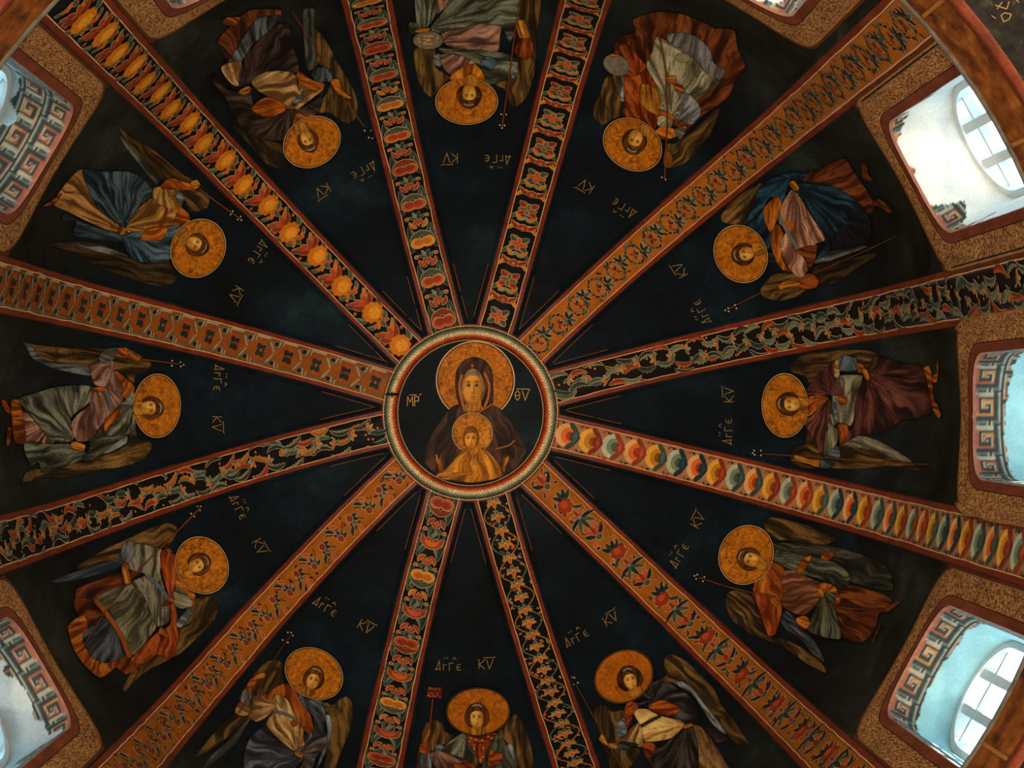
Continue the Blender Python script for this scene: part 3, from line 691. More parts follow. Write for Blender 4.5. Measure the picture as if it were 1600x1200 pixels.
# ================================================================== PAINTED FIGURES
APEX = np.array([735., 645.])
STEP = .0011
class Pen:
    """draws one painted figure: outlines in crop units (x0, y0, scale) laid on the dome"""
    def __init__(s, name, label, T, hc, cat='painted figure', group='angels painted round the dome', base=.003):
        s.T = T; s.lv = base; s.seed = int(sum(map(ord, label))) % 97
        s.root = root(name, tuple(hit(np.array([s.px(hc)]), .002)[0]), label, cat, group)
    def px(s, p): p = np.asarray(p, float); return p / s.T[2] + np.array(s.T[:2])
    def shape(s, name, pts, painter, smooth=True, sp=1.55, parent=None, raw=False):
        p = np.asarray(pts, float) if raw else s.px(pts)
        o = spline(p, True, 2.4) if smooth else dens(p, 2.4)
        # drop coincident points
        keep = np.hypot(*(o - np.roll(o, 1, 0)).T) > .05; o = o[keep]
        v, f = fill(o, sp); s.lv += STEP; s.seed += 1
        d = edist(v, o)
        return mk(name, hit(v, s.lv), f, 'paint', parent or s.root, vc=painter(v, d, s.seed))
    def line(s, name, pts, w, col, parent=None, wob=0.):
        c = spline(s.px(pts), False, 4.); w = w / s.T[2]
        g = np.gradient(c, axis=0); g /= np.hypot(g[:, 0], g[:, 1])[:, None] + 1e-9; q = np.stack([-g[:, 1], g[:, 0]], 1) * w / 2
        m = 3; V = np.stack([c + q, c, c - q], 1).reshape(-1, 2); s.lv += STEP
        cc = np.tile(lin(col), (len(V), 1)); cc[1::3] *= 1.45
        return mk(name, hit(V, s.lv), grid_faces(len(c), 3), 'paint', parent or s.root, vc=cc)
    def dots(s, name, pts, r, col, parent=None):
        s.lv += STEP; V = []; F = []
        for p in s.px(pts):
            n = len(V); t = np.linspace(0, 2 * pi, 9)[:-1]
            V += (p + r / s.T[2] * np.stack([np.cos(t), -np.sin(t)], 1)).tolist(); F.append(list(range(n, n + 8)))
        V = np.array(V); return mk(name, hit(V, s.lv), F, 'paint', parent or s.root, vc=np.tile(lin(col), (len(V), 1)))
    def halo(s, c, rt, rr_, col=((120, 60, 8), (166, 92, 14), (200, 124, 28)), rim=(190, 150, 100), rot=None):
        c = s.px(c); rd = (c - APEX); rd /= np.hypot(*rd) + 1e-9
        if rot is not None: rd = np.array(rot, float)
        tg = np.array([-rd[1], rd[0]]); t = np.linspace(0, 2 * pi, 73)[:-1]
        o = c + (rt / s.T[2]) * np.cos(t)[:, None] * tg + (rr_ / s.T[2]) * np.sin(t)[:, None] * rd
        h = s.shape('halo', o, gold(col), raw=True, smooth=False)
        s.lv += STEP; V = []
        for q in (1.0, 1.018, 1.045, 1.06): V.append(c + (o - c) * q)
        V = np.stack(V, 1).reshape(-1, 2); cc = np.tile(np.stack([lin((40, 20, 8)), lin((60, 30, 12)), lin(rim), lin(rim)]), (72, 1))
        f = grid_faces(72, 4, True); mk('halo_rim', hit(V, s.lv), [q[::-1] for q in f] if hand2(V, f) else f, 'paint', s.root, vc=cc)
        return h
    def head(s, c, up, a, b, neck=None, hair=(1.58, 1.38, .30), hcol=((46, 24, 9), (86, 48, 17), (120, 74, 30)), skin=((98, 52, 14), (186, 122, 38), (226, 170, 84)), side=1, band=True, look=0.):
        c = s.px(c); a *= .93 / s.T[2]; b *= 1.02 / s.T[2]; up = np.array(up, float); up /= np.hypot(*up); rt = np.array([-up[1], up[0]])
        to = lambda x, y: c + x * a * rt + y * b * up
        t = np.linspace(0, 2 * pi, 41)[:-1]
        if hair:
            hw, hh, hs = hair
            o = np.array([to(hw * math.cos(q) * (1 - .12 * math.sin(q)), hs + hh * math.sin(q)) for q in t])
            def hp(P, d, sd):
                q = P - to(0, .5); an = np.arctan2(q @ up / b, q @ rt / a); r = np.hypot(q @ rt / a, q @ up / b)
                g = vn(r * 7, an * 1.2 + 5, sd); col = mix(lin(hcol[0]), lin(hcol[1]), ss(.2, .6, g)); col = mix(col, lin(hcol[2]), ss(.65, 1, g) * .8)
                return mix(col, lin(hcol[0]), ss(1.4, .3, d) * .8)
            ho = s.shape('hair', o, hp, raw=True, smooth=False, sp=1.4)
            if band:
                s.lv += STEP; q = np.linspace(.95, 2.1, 8)
                V = np.array([[to(1.12 * math.cos(x) * k_, .25 + 1.02 * math.sin(x) * k_) for k_ in (1.0, 1.14)] for x in q]).reshape(-1, 2)
                mk('headband', hit(V, s.lv), flipf(V, grid_faces(8, 2)), 'paint', ho, vc=np.tile(lin((142, 132, 112)), (16, 1)))
        if neck is not None: s.shape('neck', neck, drape((tuple(int(1.15 * x) for x in skin[0]), tuple(int(.93 * x) for x in skin[1]), skin[1]), c - up * 60, 5, 1.5, .3))
        prof_ = [(0, .74), (.42, .72), (.80, .52), (.96, .18), (.95, -.2), (.8, -.58), (.5, -.88), (.2, -1.02), (0, -1.05)]
        pr = prof_ + [(-x, y) for x, y in prof_[-2:0:-1]]
        o = np.array([to(x, y) for x, y in pr])
        D, Md, Lt = (lin(x) for x in skin)
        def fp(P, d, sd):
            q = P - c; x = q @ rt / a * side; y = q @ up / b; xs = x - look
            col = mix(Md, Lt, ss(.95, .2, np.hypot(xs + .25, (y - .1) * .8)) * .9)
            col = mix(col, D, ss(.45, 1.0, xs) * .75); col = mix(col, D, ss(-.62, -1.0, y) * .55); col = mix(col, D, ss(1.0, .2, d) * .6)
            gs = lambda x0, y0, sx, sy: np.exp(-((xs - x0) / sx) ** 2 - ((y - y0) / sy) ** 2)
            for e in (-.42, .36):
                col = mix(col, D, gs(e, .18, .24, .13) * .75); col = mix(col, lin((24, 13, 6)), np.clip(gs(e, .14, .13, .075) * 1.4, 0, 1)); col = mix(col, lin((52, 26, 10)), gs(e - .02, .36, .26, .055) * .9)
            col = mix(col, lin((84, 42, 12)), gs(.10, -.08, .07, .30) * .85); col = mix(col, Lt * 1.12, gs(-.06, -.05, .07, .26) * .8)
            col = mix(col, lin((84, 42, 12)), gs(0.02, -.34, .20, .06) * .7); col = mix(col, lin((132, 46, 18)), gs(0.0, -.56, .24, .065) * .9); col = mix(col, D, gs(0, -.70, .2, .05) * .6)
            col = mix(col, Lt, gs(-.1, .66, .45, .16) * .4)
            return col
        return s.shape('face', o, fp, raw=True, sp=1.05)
    def hand(s, pts, n=4, col=((104, 54, 12), (176, 106, 28), (196, 132, 50)), fingers=None):
        q = s.px(pts); m = q.mean(0); ev = np.linalg.eigh(np.cov((q - m).T))[1][:, 1]
        h = s.shape('hand', pts, drape((col[0], col[1], col[2]), m + ev * 160, 2.0, 2.2, .7), sp=1.0)
        if fingers:
            for f in fingers: s.line('finger', f, 15 * s.T[2] / 5, col[1] if rng.random() < .5 else col[2], h)
        return h
    def staff(s, pts, w, dots=None, col=(92, 44, 16)):
        st = s.line('staff', pts, w * .8, col)
        if dots: s.dots('pearl', dots, 6.5 * s.T[2] / 5, (196, 176, 140), st)
        return st
def dens(p, step):
    out = []
    for i in range(len(p)):
        a, b = p[i], p[(i + 1) % len(p)]; k = max(1, int(np.hypot(*(b - a)) / step))
        out += [a + (b - a) * t / k for t in range(k)]
    return np.array(out)
def area2(V, f): a = V[list(f)]; return (a[:, 0] * np.roll(a[:, 1], -1) - np.roll(a[:, 0], -1) * a[:, 1]).sum()
def hand2(V, F): return area2(V, F[0]) > 0
def flipf(V, F): return [f[::-1] if area2(V, f) > 0 else f for f in F]
def gold(pal):
    D, Md, L = (lin(x) for x in pal)
    def f(P, d, sd):
        g = fbm(P[:, 0] / 9, P[:, 1] / 9, sd); h = fbm(P[:, 0] / 3, P[:, 1] / 3, sd + 1)
        c = mix(D, Md, ss(.2, .5, g)); c = mix(c, L, ss(.5, .72, h) * .85); c = mix(c, D * .7, ss(.36, .22, h) * .6)
        return c
    return f
def flat(mid, dark, sc=4., light=None):
    Md, D = lin(mid), lin(dark); L = lin(light) if light else Md * 1.35
    def f(P, d, sd):
        g = fbm(P[:, 0] / sc, P[:, 1] / sc, sd); c = mix(Md, L, ss(.5, .75, g) * .7); c = mix(c, D, ss(.42, .25, g) * .6)
        return mix(c, D * .6, ss(1.3, .2, d) * .8)
    return f
def drape(pal, piv, fw=6., con=2.3, line=.7, pen=None):
    D, Md, L = (lin(x) for x in pal)
    def f(P, d, sd):
        v = P - piv; r = np.hypot(v[:, 0], v[:, 1]); m = P.mean(0) - piv; a0 = math.atan2(m[1], m[0])
        a = (np.arctan2(v[:, 1], v[:, 0]) - a0 + pi) % (2 * pi); rc = max(np.median(r), 8.)
        t = a * rc / (fw * .85) + 1.7 * vn(P[:, 0] / 20, P[:, 1] / 20, sd)
        g = vn(t, r / 42, sd) * .62 + vn(t * 2.2, r / 24, sd + 4) * .38; g = (g - .5) * con + .5
        c = mix(D, Md, ss(.05, .45, g)); c = mix(c, L, ss(.56, .98, g))
        c = mix(c, D * .55, np.exp(-((g - .36) / .035) ** 2) * line)
        fs = vn(t * 5., r / 16, sd + 6) - .5; c = c * (1 + .5 * fs)[:, None]; c = mix(c, L * 1.15, ss(.30, .46, fs) * ss(.4, .8, g) * .6)
        h = vn(t * 1.4, r / 60, sd + 11); c = mix(c, D * .55, np.exp(-((h - .46) / .05) ** 2) * .8); c = mix(c, L * 1.1, np.exp(-((h - .60) / .045) ** 2) * ss(.3, .6, g) * .6)
        lg = vn(P[:, 0] / 26, P[:, 1] / 26, sd + 9); c = c * (.70 + .6 * lg)[:, None]
        return mix(c, D * .4, ss(1.5, .2, d) * .85)
    return f
# palettes (dark, mid, light)
WING = ((36, 26, 14), (76, 54, 25), (118, 86, 42)); WINGD = ((22, 17, 11), (46, 34, 18), (72, 54, 28)); FEA = ((46, 48, 46), (84, 86, 82), (124, 126, 120))
ORG = ((96, 42, 8), (160, 78, 17), (194, 112, 34)); REDO = ((78, 26, 8), (132, 52, 14), (166, 82, 28)); RBR = ((48, 20, 9), (92, 40, 16), (128, 66, 28))
GREEN = ((34, 36, 27), (76, 78, 63), (122, 122, 102)); PNK = ((72, 46, 38), (126, 86, 72), (168, 126, 106)); CREAM = ((98, 66, 32), (168, 122, 70), (210, 168, 108))
PLUM = ((20, 14, 13), (46, 33, 29), (78, 60, 53)); BLUE = ((16, 28, 34), (36, 56, 66), (78, 100, 110)); SLATE = ((34, 36, 40), (66, 70, 76), (108, 114, 118)); GREY = ((66, 62, 50), (116, 108, 86), (156, 146, 118))
GOLDS = ((120, 64, 14), (190, 118, 32), (222, 164, 74)); CUFF = ((30, 36, 40), (60, 70, 75), (92, 102, 106)); WHITE = ((70, 76, 80), (112, 118, 120), (150, 154, 152))
def draw(pen, items):
    """items: (part name, outline, palette, fold pivot, fold width)"""
    for it in items:
        nm, pts, pal = it[:3]; piv = it[3] if len(it) > 3 and it[3] else None; fw = it[4] if len(it) > 4 else 5.
        if piv is None:
            m = np.mean(np.asarray(pts, float), 0); piv = m + np.array([700., 260.])
        pen.shape(nm, pts, drape(pal, pen.px(piv), fw))
# ---- 1 purple cloaked angel
p = Pen('painted_angel', 'upside-down painted angel in dark purple cloak over cream tunic', (300, 20, 4.6167), (862, 932))
draw(p, [('wing', [(870,100),(960,190),(1060,370),(1150,520),(1195,640),(1180,760),(1130,800),(1060,770),(990,720),(900,720),(930,640),(980,560),(1000,470),(900,350),(870,230)], WING, (1000, -900), 5),
 ('wing_feathers', [(800,-20),(900,-20),(880,200),(905,390),(830,410),(810,250)], ((36,38,34),(62,64,57),(88,90,80)), (860,-900), 5),
 ('wing', [(130,470),(250,640),(300,830),(420,960),(520,1080),(620,1120),(680,1090),(660,960),(560,920),(420,850),(330,740)], WINGD, (0, 300), 6)])
p.staff([(720,-10),(860,200),(1000,480),(1150,690),(1240,820)], 11, [(1245,850),(1275,900),(1300,905),(1290,850)])
draw(p, [('tunic_hem', [(180,215),(310,60),(420,-20),(640,-20),(630,50),(470,60),(380,150),(300,290),(255,330)], RBR, (500, 500), 6),
 ('foot', [(215,72),(250,35),(350,30),(345,60),(300,95)], ORG),
 ('skirt', [(300,290),(380,160),(480,40),(640,20),(560,130),(440,230),(340,370),(260,350)], SLATE, (500,600), 5),
 ('cloak', [(540,140),(630,80),(700,90),(730,250),(765,340),(765,430),(620,425),(500,450),(430,500),(330,530),(340,430),(400,290),(470,210)], PLUM, (400, 530), 7),
 ('cloak_lining', [(210,390),(350,350),(345,450),(330,530),(270,500)], CREAM, (350,560), 5),
 ('tunic', [(430,500),(520,430),(640,418),(740,440),(770,560),(815,600),(740,695),(660,685),(580,625),(480,565)], CREAM, (380,560), 8),
 ('sleeve', [(765,470),(790,515),(880,560),(955,525),(940,565),(830,645),(760,700),(735,690),(800,610),(770,560)], CREAM, (980,520), 6),
 ('sleeve_border', [(765,420),(870,485),(955,508),(955,535),(880,562),(790,522),(752,470)], ORG, (1200,600), 5),
 ('belt', [(718,650),(790,588),(818,606),(735,674)], SLATE),
 ('cuff', [(860,440),(900,395),(980,400),(1020,440),(1000,495),(900,495)], CUFF, (930,300), 6),
 ('cloak_over_arm', [(140,480),(190,450),(260,550),(340,575),(420,555),(450,690),(540,755),(680,695),(760,700),(900,620),(950,555),(925,700),(880,745),(730,765),(725,870),(640,922),(520,922),(380,855),(290,730),(240,620)], PLUM, (700, 690), 6),
 ('shoulder_band', [(430,690),(540,608),(685,668),(665,710),(540,757)], ORG, (900,660), 6),
 ('forearm', [(1000,490),(1055,478),(1085,560),(1070,600),(1020,540)], ORG),
 ('collar', [(745,735),(860,728),(888,760),(800,805),(728,865)], ORG, (900,800), 4)])
p.hand([(1070,560),(1085,545),(1110,575),(1155,608),(1140,622),(1085,605)]); p.hand([(332,572),(400,528),(434,548),(385,592)])
p.halo((865, 932), 205, 168)
p.head((832, 908), (.38, .92), 52, 62, [(735,870),(745,800),(830,795),(860,840),(800,880)], side=-1)
# ---- 2 top angel
p = Pen('painted_angel', 'upside-down painted angel at the top edge holding a grey lettered orb', (620, 0, 5.7125), (622, 905))
draw(p, [('wing', [(160,440),(330,420),(350,600),(480,690),(430,740),(360,830),(300,865),(240,820),(180,680)], WING, (240,-600), 6),
 ('wing', [(1080,120),(1150,-100),(1290,-100),(1255,300),(1240,520),(1220,700),(1150,880),(1060,955),(1000,920),(960,800),(870,750),(1000,700),(1070,560),(1060,400)], WING, (1150,-900), 6),
 ('wing_feathers', [(325,500),(390,485),(395,590),(340,580)], WHITE), ('wing_feathers', [(1018,640),(1072,608),(1062,690),(1026,697)], WHITE),
 ('skirt', [(330,-400),(500,-400),(480,0),(360,125),(340,0)], PNK, (400,400), 5),
 ('cloak_edge', [(150,-300),(350,-300),(350,110),(300,215),(200,300),(120,300),(98,240),(125,190),(170,200)], GREEN, (250,400), 5),
 ('cloak', [(470,-20),(520,-380),(1130,-380),(1110,0),(1090,200),(1040,330),(1005,375),(930,245),(700,212),(560,262),(400,295),(290,265),(380,150)], GREEN, (300, 250), 8),
 ('tunic', [(400,300),(560,262),(710,212),(930,235),(922,320),(900,458),(740,445),(560,445),(430,395)], PNK, (300,420), 8),
 ('sash', [(370,425),(560,440),(760,448),(980,478),(1085,560),(1010,685),(900,742),(800,755),(770,640),(690,560),(540,485),(440,485)], GREEN, (350,440), 7),
 ('sash_patch', [(750,540),(830,500),(905,560),(820,622),(740,595)], BLUE),
 ('shoulder', [(388,490),(540,488),(705,560),(640,610),(560,700),(450,650),(400,580)], PNK, (800,300), 6),
 ('collar', [(470,700),(600,590),(690,568),(765,640),(795,740),(770,795),(600,765)], ((134,62,8),(188,100,16),(214,136,36)), (660,900), 6),
 ('cuff', [(1050,430),(1150,330),(1222,400),(1222,480),(1160,533),(1060,485)], REDO, (1100,200), 6)])
p.hand([(1072,190),(1130,175),(1165,250),(1180,335),(1100,340),(1070,250)])
orb = p.shape('orb', [(280 + 136 * math.cos(t), 360 + 82 * math.sin(t)) for t in np.linspace(0, 2 * pi, 17)[:-1]], flat((108, 98, 82), (72, 64, 52), 4))
for l in ([(230,322),(322,322)], [(232,345),(300,362)], [(300,345),(235,392)], [(236,392),(318,392)], [(178,345),(198,345),(198,385)], [(360,325),(372,345)]): p.line('orb_letter', l, 9, (190, 138, 52), orb)
p.hand([(150,285),(200,258),(300,252),(285,280),(210,292)])
p.staff([(1110,-60),(1060,250),(1020,560),(985,820),(940,1130)], 16, [(932,1020),(978,1022),(920,1118),(962,1120),(940,1142)])
p.halo((624, 905), 265, 197)
p.head((645, 835), (0, 1), 70, 78, [(590,770),(620,670),(690,665),(730,720),(715,770),(650,790)], hair=(1.75, 1.4, .34))
# ---- 3 red cloaked angel
p = Pen('painted_angel', 'upside-down painted angel in red cloak and white tunic with plain grey orb', (900, 0, 4.284), (378, 970))
draw(p, [('wing', [(200,520),(330,500),(340,640),(330,770),(240,800),(180,840),(120,790),(118,720),(165,610)], WING, (260,-400), 6),
 ('wing', [(660,960),(830,830),(960,720),(900,900),(790,1040),(700,1110),(600,1122),(586,1040),(610,960)], WING, (1300,400), 7),
 ('wing_feathers', [(318,520),(342,540),(330,640),(318,682),(292,660),(305,590)], WHITE),
 ('cloak', [(255,350),(285,245),(400,210),(380,130),(540,80),(700,90),(860,150),(920,185),(1055,200),(1085,330),(1132,440),(1060,560),(1020,650),(840,780),(740,870),(600,800),(340,500)], RBR, (600,900), 9),
 ('skirt', [(610,235),(720,218),(830,260),(900,340),(922,420),(995,470),(945,545),(800,430),(650,320)], ((70,66,66),(106,102,102),(138,134,132)), (900,-200), 6),
 ('tunic', [(540,250),(620,285),(760,365),(870,475),(962,545),(900,612),(800,672),(720,742),(650,800),(640,852),(548,842),(548,700),(540,580),(468,440),(508,350)], ((74,66,46),(142,132,100),(192,180,144)), (640,760), 7),
 ('mantle', [(330,500),(420,440),(500,510),(558,640),(548,800),(512,905),(440,850),(340,805),(322,700)], REDO, (520,920), 6),
 ('mantle_band', [(430,565),(540,600),(552,765),(440,702)], ((110,58,10),(162,96,20),(190,124,38)), (480,200), 4),
 ('upper_sleeve', [(255,350),(330,290),(420,380),(470,450),(400,510),(335,500)], REDO, (420,520), 5),
 ('shoulder', [(515,915),(560,850),(655,862),(672,912),(600,935)], ORG), ('shoulder_knot', [(660,860),(740,850),(700,935),(660,890)], GREY),
 ('belt', [(560,738),(664,780),(652,802),(556,760)], REDO),
 ('sleeve', [(680,622),(755,628),(835,720),(832,772),(768,835),(700,800),(650,795),(720,722)], ((76,76,80),(118,118,122),(152,152,152)), (600,900), 5),
 ('forearm', [(650,560),(702,568),(728,612),(682,628)], ORG)])
rd = p.shape('hem_roundel', [(716 + 55 * math.cos(t), 388 + 34 * math.sin(t)) for t in np.linspace(0, 2 * pi, 13)[:-1]], flat((150, 138, 100), (96, 86, 58), 3))
p.line('hem_line', [(545,262),(640,305),(760,380),(870,490),(950,560)], 7, (104, 86, 48))
ob = p.shape('orb', [(270 + 92 * math.cos(t) * .93 - 70 * math.sin(t) * .3, 435 + 92 * math.cos(t) * .36 + 70 * math.sin(t) * .93) for t in np.linspace(0, 2 * pi, 17)[:-1]], flat((118, 108, 92), (80, 72, 60), 4))
p.hand([(225,368),(245,358),(290,368),(285,380),(240,382)]); p.hand([(603,520),(662,512),(668,560),(620,562)])
st = p.staff([(555,225),(600,480),(610,800),(594,1195)], 12, [(575,1188),(600,1202)])
p.shape('staff_blade', [(588,1040),(620,1003),(648,1060),(632,1122),(590,1112)], flat((118, 68, 20), (70, 38, 10), 4), parent=st)
p.halo((378, 968), 197, 158)
p.head((395, 930), (-.25, .97), 55, 62, [(410,860),(430,830),(500,850),(490,920),(440,900)], hair=(1.65, 1.4, .34))
# ---- 4 blue cloaked angel
p = Pen('painted_angel', 'sideways painted angel in deep blue cloak and pink tunic at upper right', (1090, 220, 4.284), (288, 757))
draw(p, [('wing', [(155,505),(200,430),(330,330),(430,285),(400,400),(340,480),(330,560),(220,560),(162,540)], WING, (700,0), 6),
 ('wing', [(416,1005),(500,900),(600,880),(800,950),(700,1030),(560,1072),(450,1052)], WING, (900,860), 6),
 ('wing', [(780,840),(1000,790),(1200,755),(1060,860),(920,950),(800,960)], WINGD, (1900,600), 6),
 ('wing_feathers', [(755,820),(880,740),(1080,698),(1140,710),(950,780),(860,812)], FEA, (1900,600), 5),
 ('skirt', [(690,260),(830,180),(980,118),(1040,200),(1185,420),(1150,492),(1050,430),(900,312)], RBR, (560,420), 6),
 ('foot', [(1098,138),(1132,150),(1145,220),(1175,272),(1105,250)], RBR), ('foot', [(1175,405),(1222,388),(1305,470),(1280,484),(1222,442),(1170,432)], RBR),
 ('cloak_lining', [(880,580),(1150,540),(1160,640),(1100,705),(890,725)], ((8,10,11),(15,18,20),(26,30,32)), (700,400), 7),
 ('cloak', [(650,312),(700,273),(870,293),(1000,353),(1122,460),(1155,580),(1000,565),(905,640),(882,752),(790,798),(855,700),(850,660),(780,540),(720,420)], ((9,18,24),(20,40,52),(38,72,90)), (660,295), 6),
 ('cloak', [(345,490),(420,300),(530,240),(620,212),(740,215),(700,262),(612,300),(562,432),(490,378),(448,452),(505,620),(472,725),(350,690),(328,580)], ((10,20,27),(22,46,62),(38,76,98)), (620,240), 7),
 ('sleeve', [(445,745),(545,768),(625,888),(540,865),(470,830)], ((14,18,22),(30,38,44),(52,62,70))),
 ('clavus', [(438,462),(500,388),(545,378),(565,440),(520,560),(488,612),(456,560)], ORG, (560,-200), 5),
 ('clavus', [(486,642),(530,556),(575,620),(562,760),(600,850),(655,882),(560,858),(500,742)], ORG, (560,-200), 5),
 ('tunic', [(628,328),(680,368),(760,500),(855,660),(790,692),(805,712),(705,765),(748,840),(690,922),(602,842),(548,692),(590,602),(540,540),(558,440)], ((100,64,48),(160,110,84),(200,150,118)), (650,260), 6),
 ('lower_sleeve', [(648,735),(790,700),(788,800),(742,865),(715,782)], RBR),
 ('cuff', [(680,922),(760,888),(812,932),(790,985),(688,985)], REDO)])
p.dots('gold_disc', [(612, 566)], 36, (176, 92, 22)); p.line('belt', [(548,508),(600,610),(670,725)], 22, (92, 94, 98))
p.staff([(200,1130),(420,1020),(620,960),(820,870),(1160,720),(1325,638)], 8, [(185,1135),(205,1120),(208,1142),(250,1098),(260,1122)])
p.hand([(540,968),(600,930),(682,945),(682,978),(600,985),(550,998)]); p.hand([(608,280),(650,268),(682,322),(650,335)])
p.halo((288, 757), 190, 165)
p.head((322, 755), (-.96, .22), 52, 56, [(365,690),(420,680),(460,730),(430,765),(385,770)], hair=(1.6, 1.38, .36))
# ---- 5 right angel in plum
p = Pen('painted_angel', 'sideways painted angel in plum cloak and grey tunic facing the right window', (1170, 520, 5.0), (282, 567))
draw(p, [('wing', [(316,272),(400,180),(560,142),(800,130),(980,150),(1050,230),(900,300),(700,282),(560,322),(470,392),(440,342),(350,322)], WING, (2000,100), 7),
 ('wing', [(440,690),(590,880),(440,885),(452,800)], WINGD),
 ('wing', [(326,962),(360,900),(450,870),(580,900),(700,880),(820,810),(960,840),(1130,910),(1270,1010),(1335,1080),(1100,1042),(900,1062),(700,1062),(560,1062),(420,1052),(340,1012)], WING, (2200,1150), 6),
 ('wing_feathers', [(735,872),(850,803),(980,828),(1130,905),(1275,1005),(1180,1005),(1000,925),(850,895)], ((66,62,50),(102,95,78),(134,125,104)), (200,600), 5),
 ('tunic_hem', [(1355,285),(1412,258),(1442,450),(1442,605),(1418,602),(1398,420)], ORG), ('foot', [(1432,335),(1458,325),(1472,210),(1482,300),(1468,388),(1436,385)], ORG), ('foot', [(1418,515),(1462,540),(1502,640),(1482,668),(1436,600)], ORG),
 ('cloak', [(975,190),(1080,200),(1200,240),(1352,268),(1402,430),(1434,600),(1380,652),(1190,692),(1080,762),(960,792),(855,785),(885,560),(915,330)], ((36,19,17),(74,38,33),(106,60,50)), (930,330), 9),
 ('tunic', [(655,345),(885,335),(865,430),(832,560),(805,725),(700,705),(615,745),(640,600),(650,450)], GREY, (700,900), 8),
 ('belt', [(662,360),(692,360),(680,500),(702,705),(672,705),(652,500)], ((62,64,70),(88,92,100),(112,116,122))),
 ('cloak_sash', [(858,430),(932,345),(935,500),(885,740),(870,792),(730,866),(718,822),(820,722),(832,560)], ((36,18,16),(80,42,36),(110,62,52)), (920,-200), 6),
 ('mantle', [(430,500),(488,372),(600,272),(672,228),(674,342),(745,478),(650,492),(560,482),(480,482)], ((46,22,20),(88,46,40),(120,70,58)), (640,480), 6),
 ('mantle', [(412,650),(480,655),(560,572),(622,508),(645,560),(622,700),(592,820),(582,962),(510,852),(440,722)], ((46,22,20),(88,46,40),(120,70,58)), (640,480), 6),
 ('collar', [(425,645),(468,500),(560,480),(622,510),(560,574),(480,648)], ORG, (640,500), 5), ('knot', [(690,512),(760,495),(768,552),(718,566)], ORG),
 ('sleeve', [(688,722),(772,720),(772,802),(715,868),(700,800)], ORG, (700,500), 5), ('undersleeve', [(598,800),(640,718),(692,760),(692,852),(650,922),(588,962)], GREY, (640,600), 5),
 ('cuff', [(590,965),(690,880),(712,975),(600,982)], CUFF), ('cuff', [(552,992),(672,1000),(652,1052),(558,1054)], CUFF),
 ('cuff', [(688,222),(740,178),(832,198),(852,282),(780,304),(708,292)], ((40,52,58),(72,86,94),(98,112,118)), (760,0), 6), ('cuff_band', [(664,250),(690,208),(712,292),(702,348),(668,348)], CREAM),
 ('forearm', [(838,242),(880,238),(912,290),(860,312)], ORG)])
p.staff([(95,945),(560,975),(900,1000),(1400,1030)], 10, [(30,940),(42,920),(45,953),(95,920),(95,958)])
p.hand([(880,288),(930,288),(948,340),(930,378),(900,350)]); p.hand([(348,965),(370,953),(470,985),(552,998),(545,1048),(460,1022),(370,1002)])
p.halo((282, 567), 238, 172)
p.head((332, 555), (-1, .02), 62, 72, [(385,510),(440,520),(468,560),(450,625),(385,605)], hair=(1.65, 1.3, .35))
# ---- 6 angel beside the lower right window
p = Pen('painted_angel', 'sideways painted angel with orange chest and dull green cloak beside the lower right window', (1080, 790, 4.2857), (367, 330))
draw(p, [('wing', [(486,130),(520,80),(620,90),(800,140),(965,220),(900,262),(760,252),(640,232),(560,232),(510,182)], WING, (1900,700), 6),
 ('wing', [(228,655),(240,588),(300,563),(400,600),(440,680),(520,860),(640,900),(760,960),(880,1060),(902,1122),(780,1062),(600,942),(400,862),(270,762)], WING, (-300,100), 7),
 ('wing_feathers', [(595,762),(640,705),(740,818),(832,918),(895,1045),(820,1002),(740,902),(640,832)], ((36,40,42),(66,72,76),(98,104,106)), (-300,100), 5),
 ('cloak', [(545,250),(760,252),(1000,282),(1300,400),(1345,565),(1100,522),(900,422),(700,382),(530,302)], ((22,22,16),(44,44,33),(68,68,52)), (400,200), 8),
 ('skirt', [(985,560),(1080,535),(1250,580),(1345,630),(1320,692),(1262,722),(1240,802),(1190,882),(1130,922),(1000,872),(955,740)], RBR, (700,560), 7),
 ('foot', [(1290,690),(1385,635),(1400,650),(1300,722)], RBR), ('foot', [(1210,900),(1255,790),(1268,800),(1225,920)], RBR),
 ('mantle', [(475,335),(540,298),(640,308),(800,340),(960,380),(1042,440),(1072,512),(1000,565),(960,532),(820,482),(640,422),(540,362)], ((36,37,27),(70,72,56),(108,108,86)), (470,330), 6),
 ('tunic', [(598,440),(700,438),(780,478),(872,520),(882,602),(800,705),(740,735),(620,685),(598,600)], ((86,46,28),(136,82,54),(168,112,78)), (1200,500), 6),
 ('mantle_patch', [(738,362),(802,338),(782,402),(745,445),(700,452)], ORG), ('mantle_patch', [(880,320),(962,308),(932,362),(868,354)], ORG),
 ('tunic_fold', [(868,520),(962,540),(1002,640),(960,685),(880,645)], ORG, (860,600), 5),
 ('chest', [(420,540),(440,440),(520,368),(622,420),(605,520),(605,630),(480,602),(412,572)], ((104,44,8),(158,78,16),(192,112,28)), (470,380), 7),
 ('sash', [(775,825),(850,640),(900,580),(965,590),(962,680),(1005,885),(900,885),(800,852)], ((36,37,27),(74,74,56),(106,106,84)), (880,560), 5),
 ('sleeve', [(415,580),(600,622),(606,722),(565,862),(520,875),(478,772),(440,662)], REDO, (520,300), 6), ('sleeve_cuff', [(700,760),(760,735),(800,780),(770,830),(720,800)], ORG)])
p.staff([(50,480),(250,545),(600,625),(950,680),(1322,705)], 9, [(22,470),(40,462),(33,490),(78,507),(88,478)])
p.hand([(528,622),(580,608),(592,662),(570,684),(535,645)]); p.hand([(838,562),(880,558),(888,612),(842,604)])
p.halo((367, 330), 193, 170)
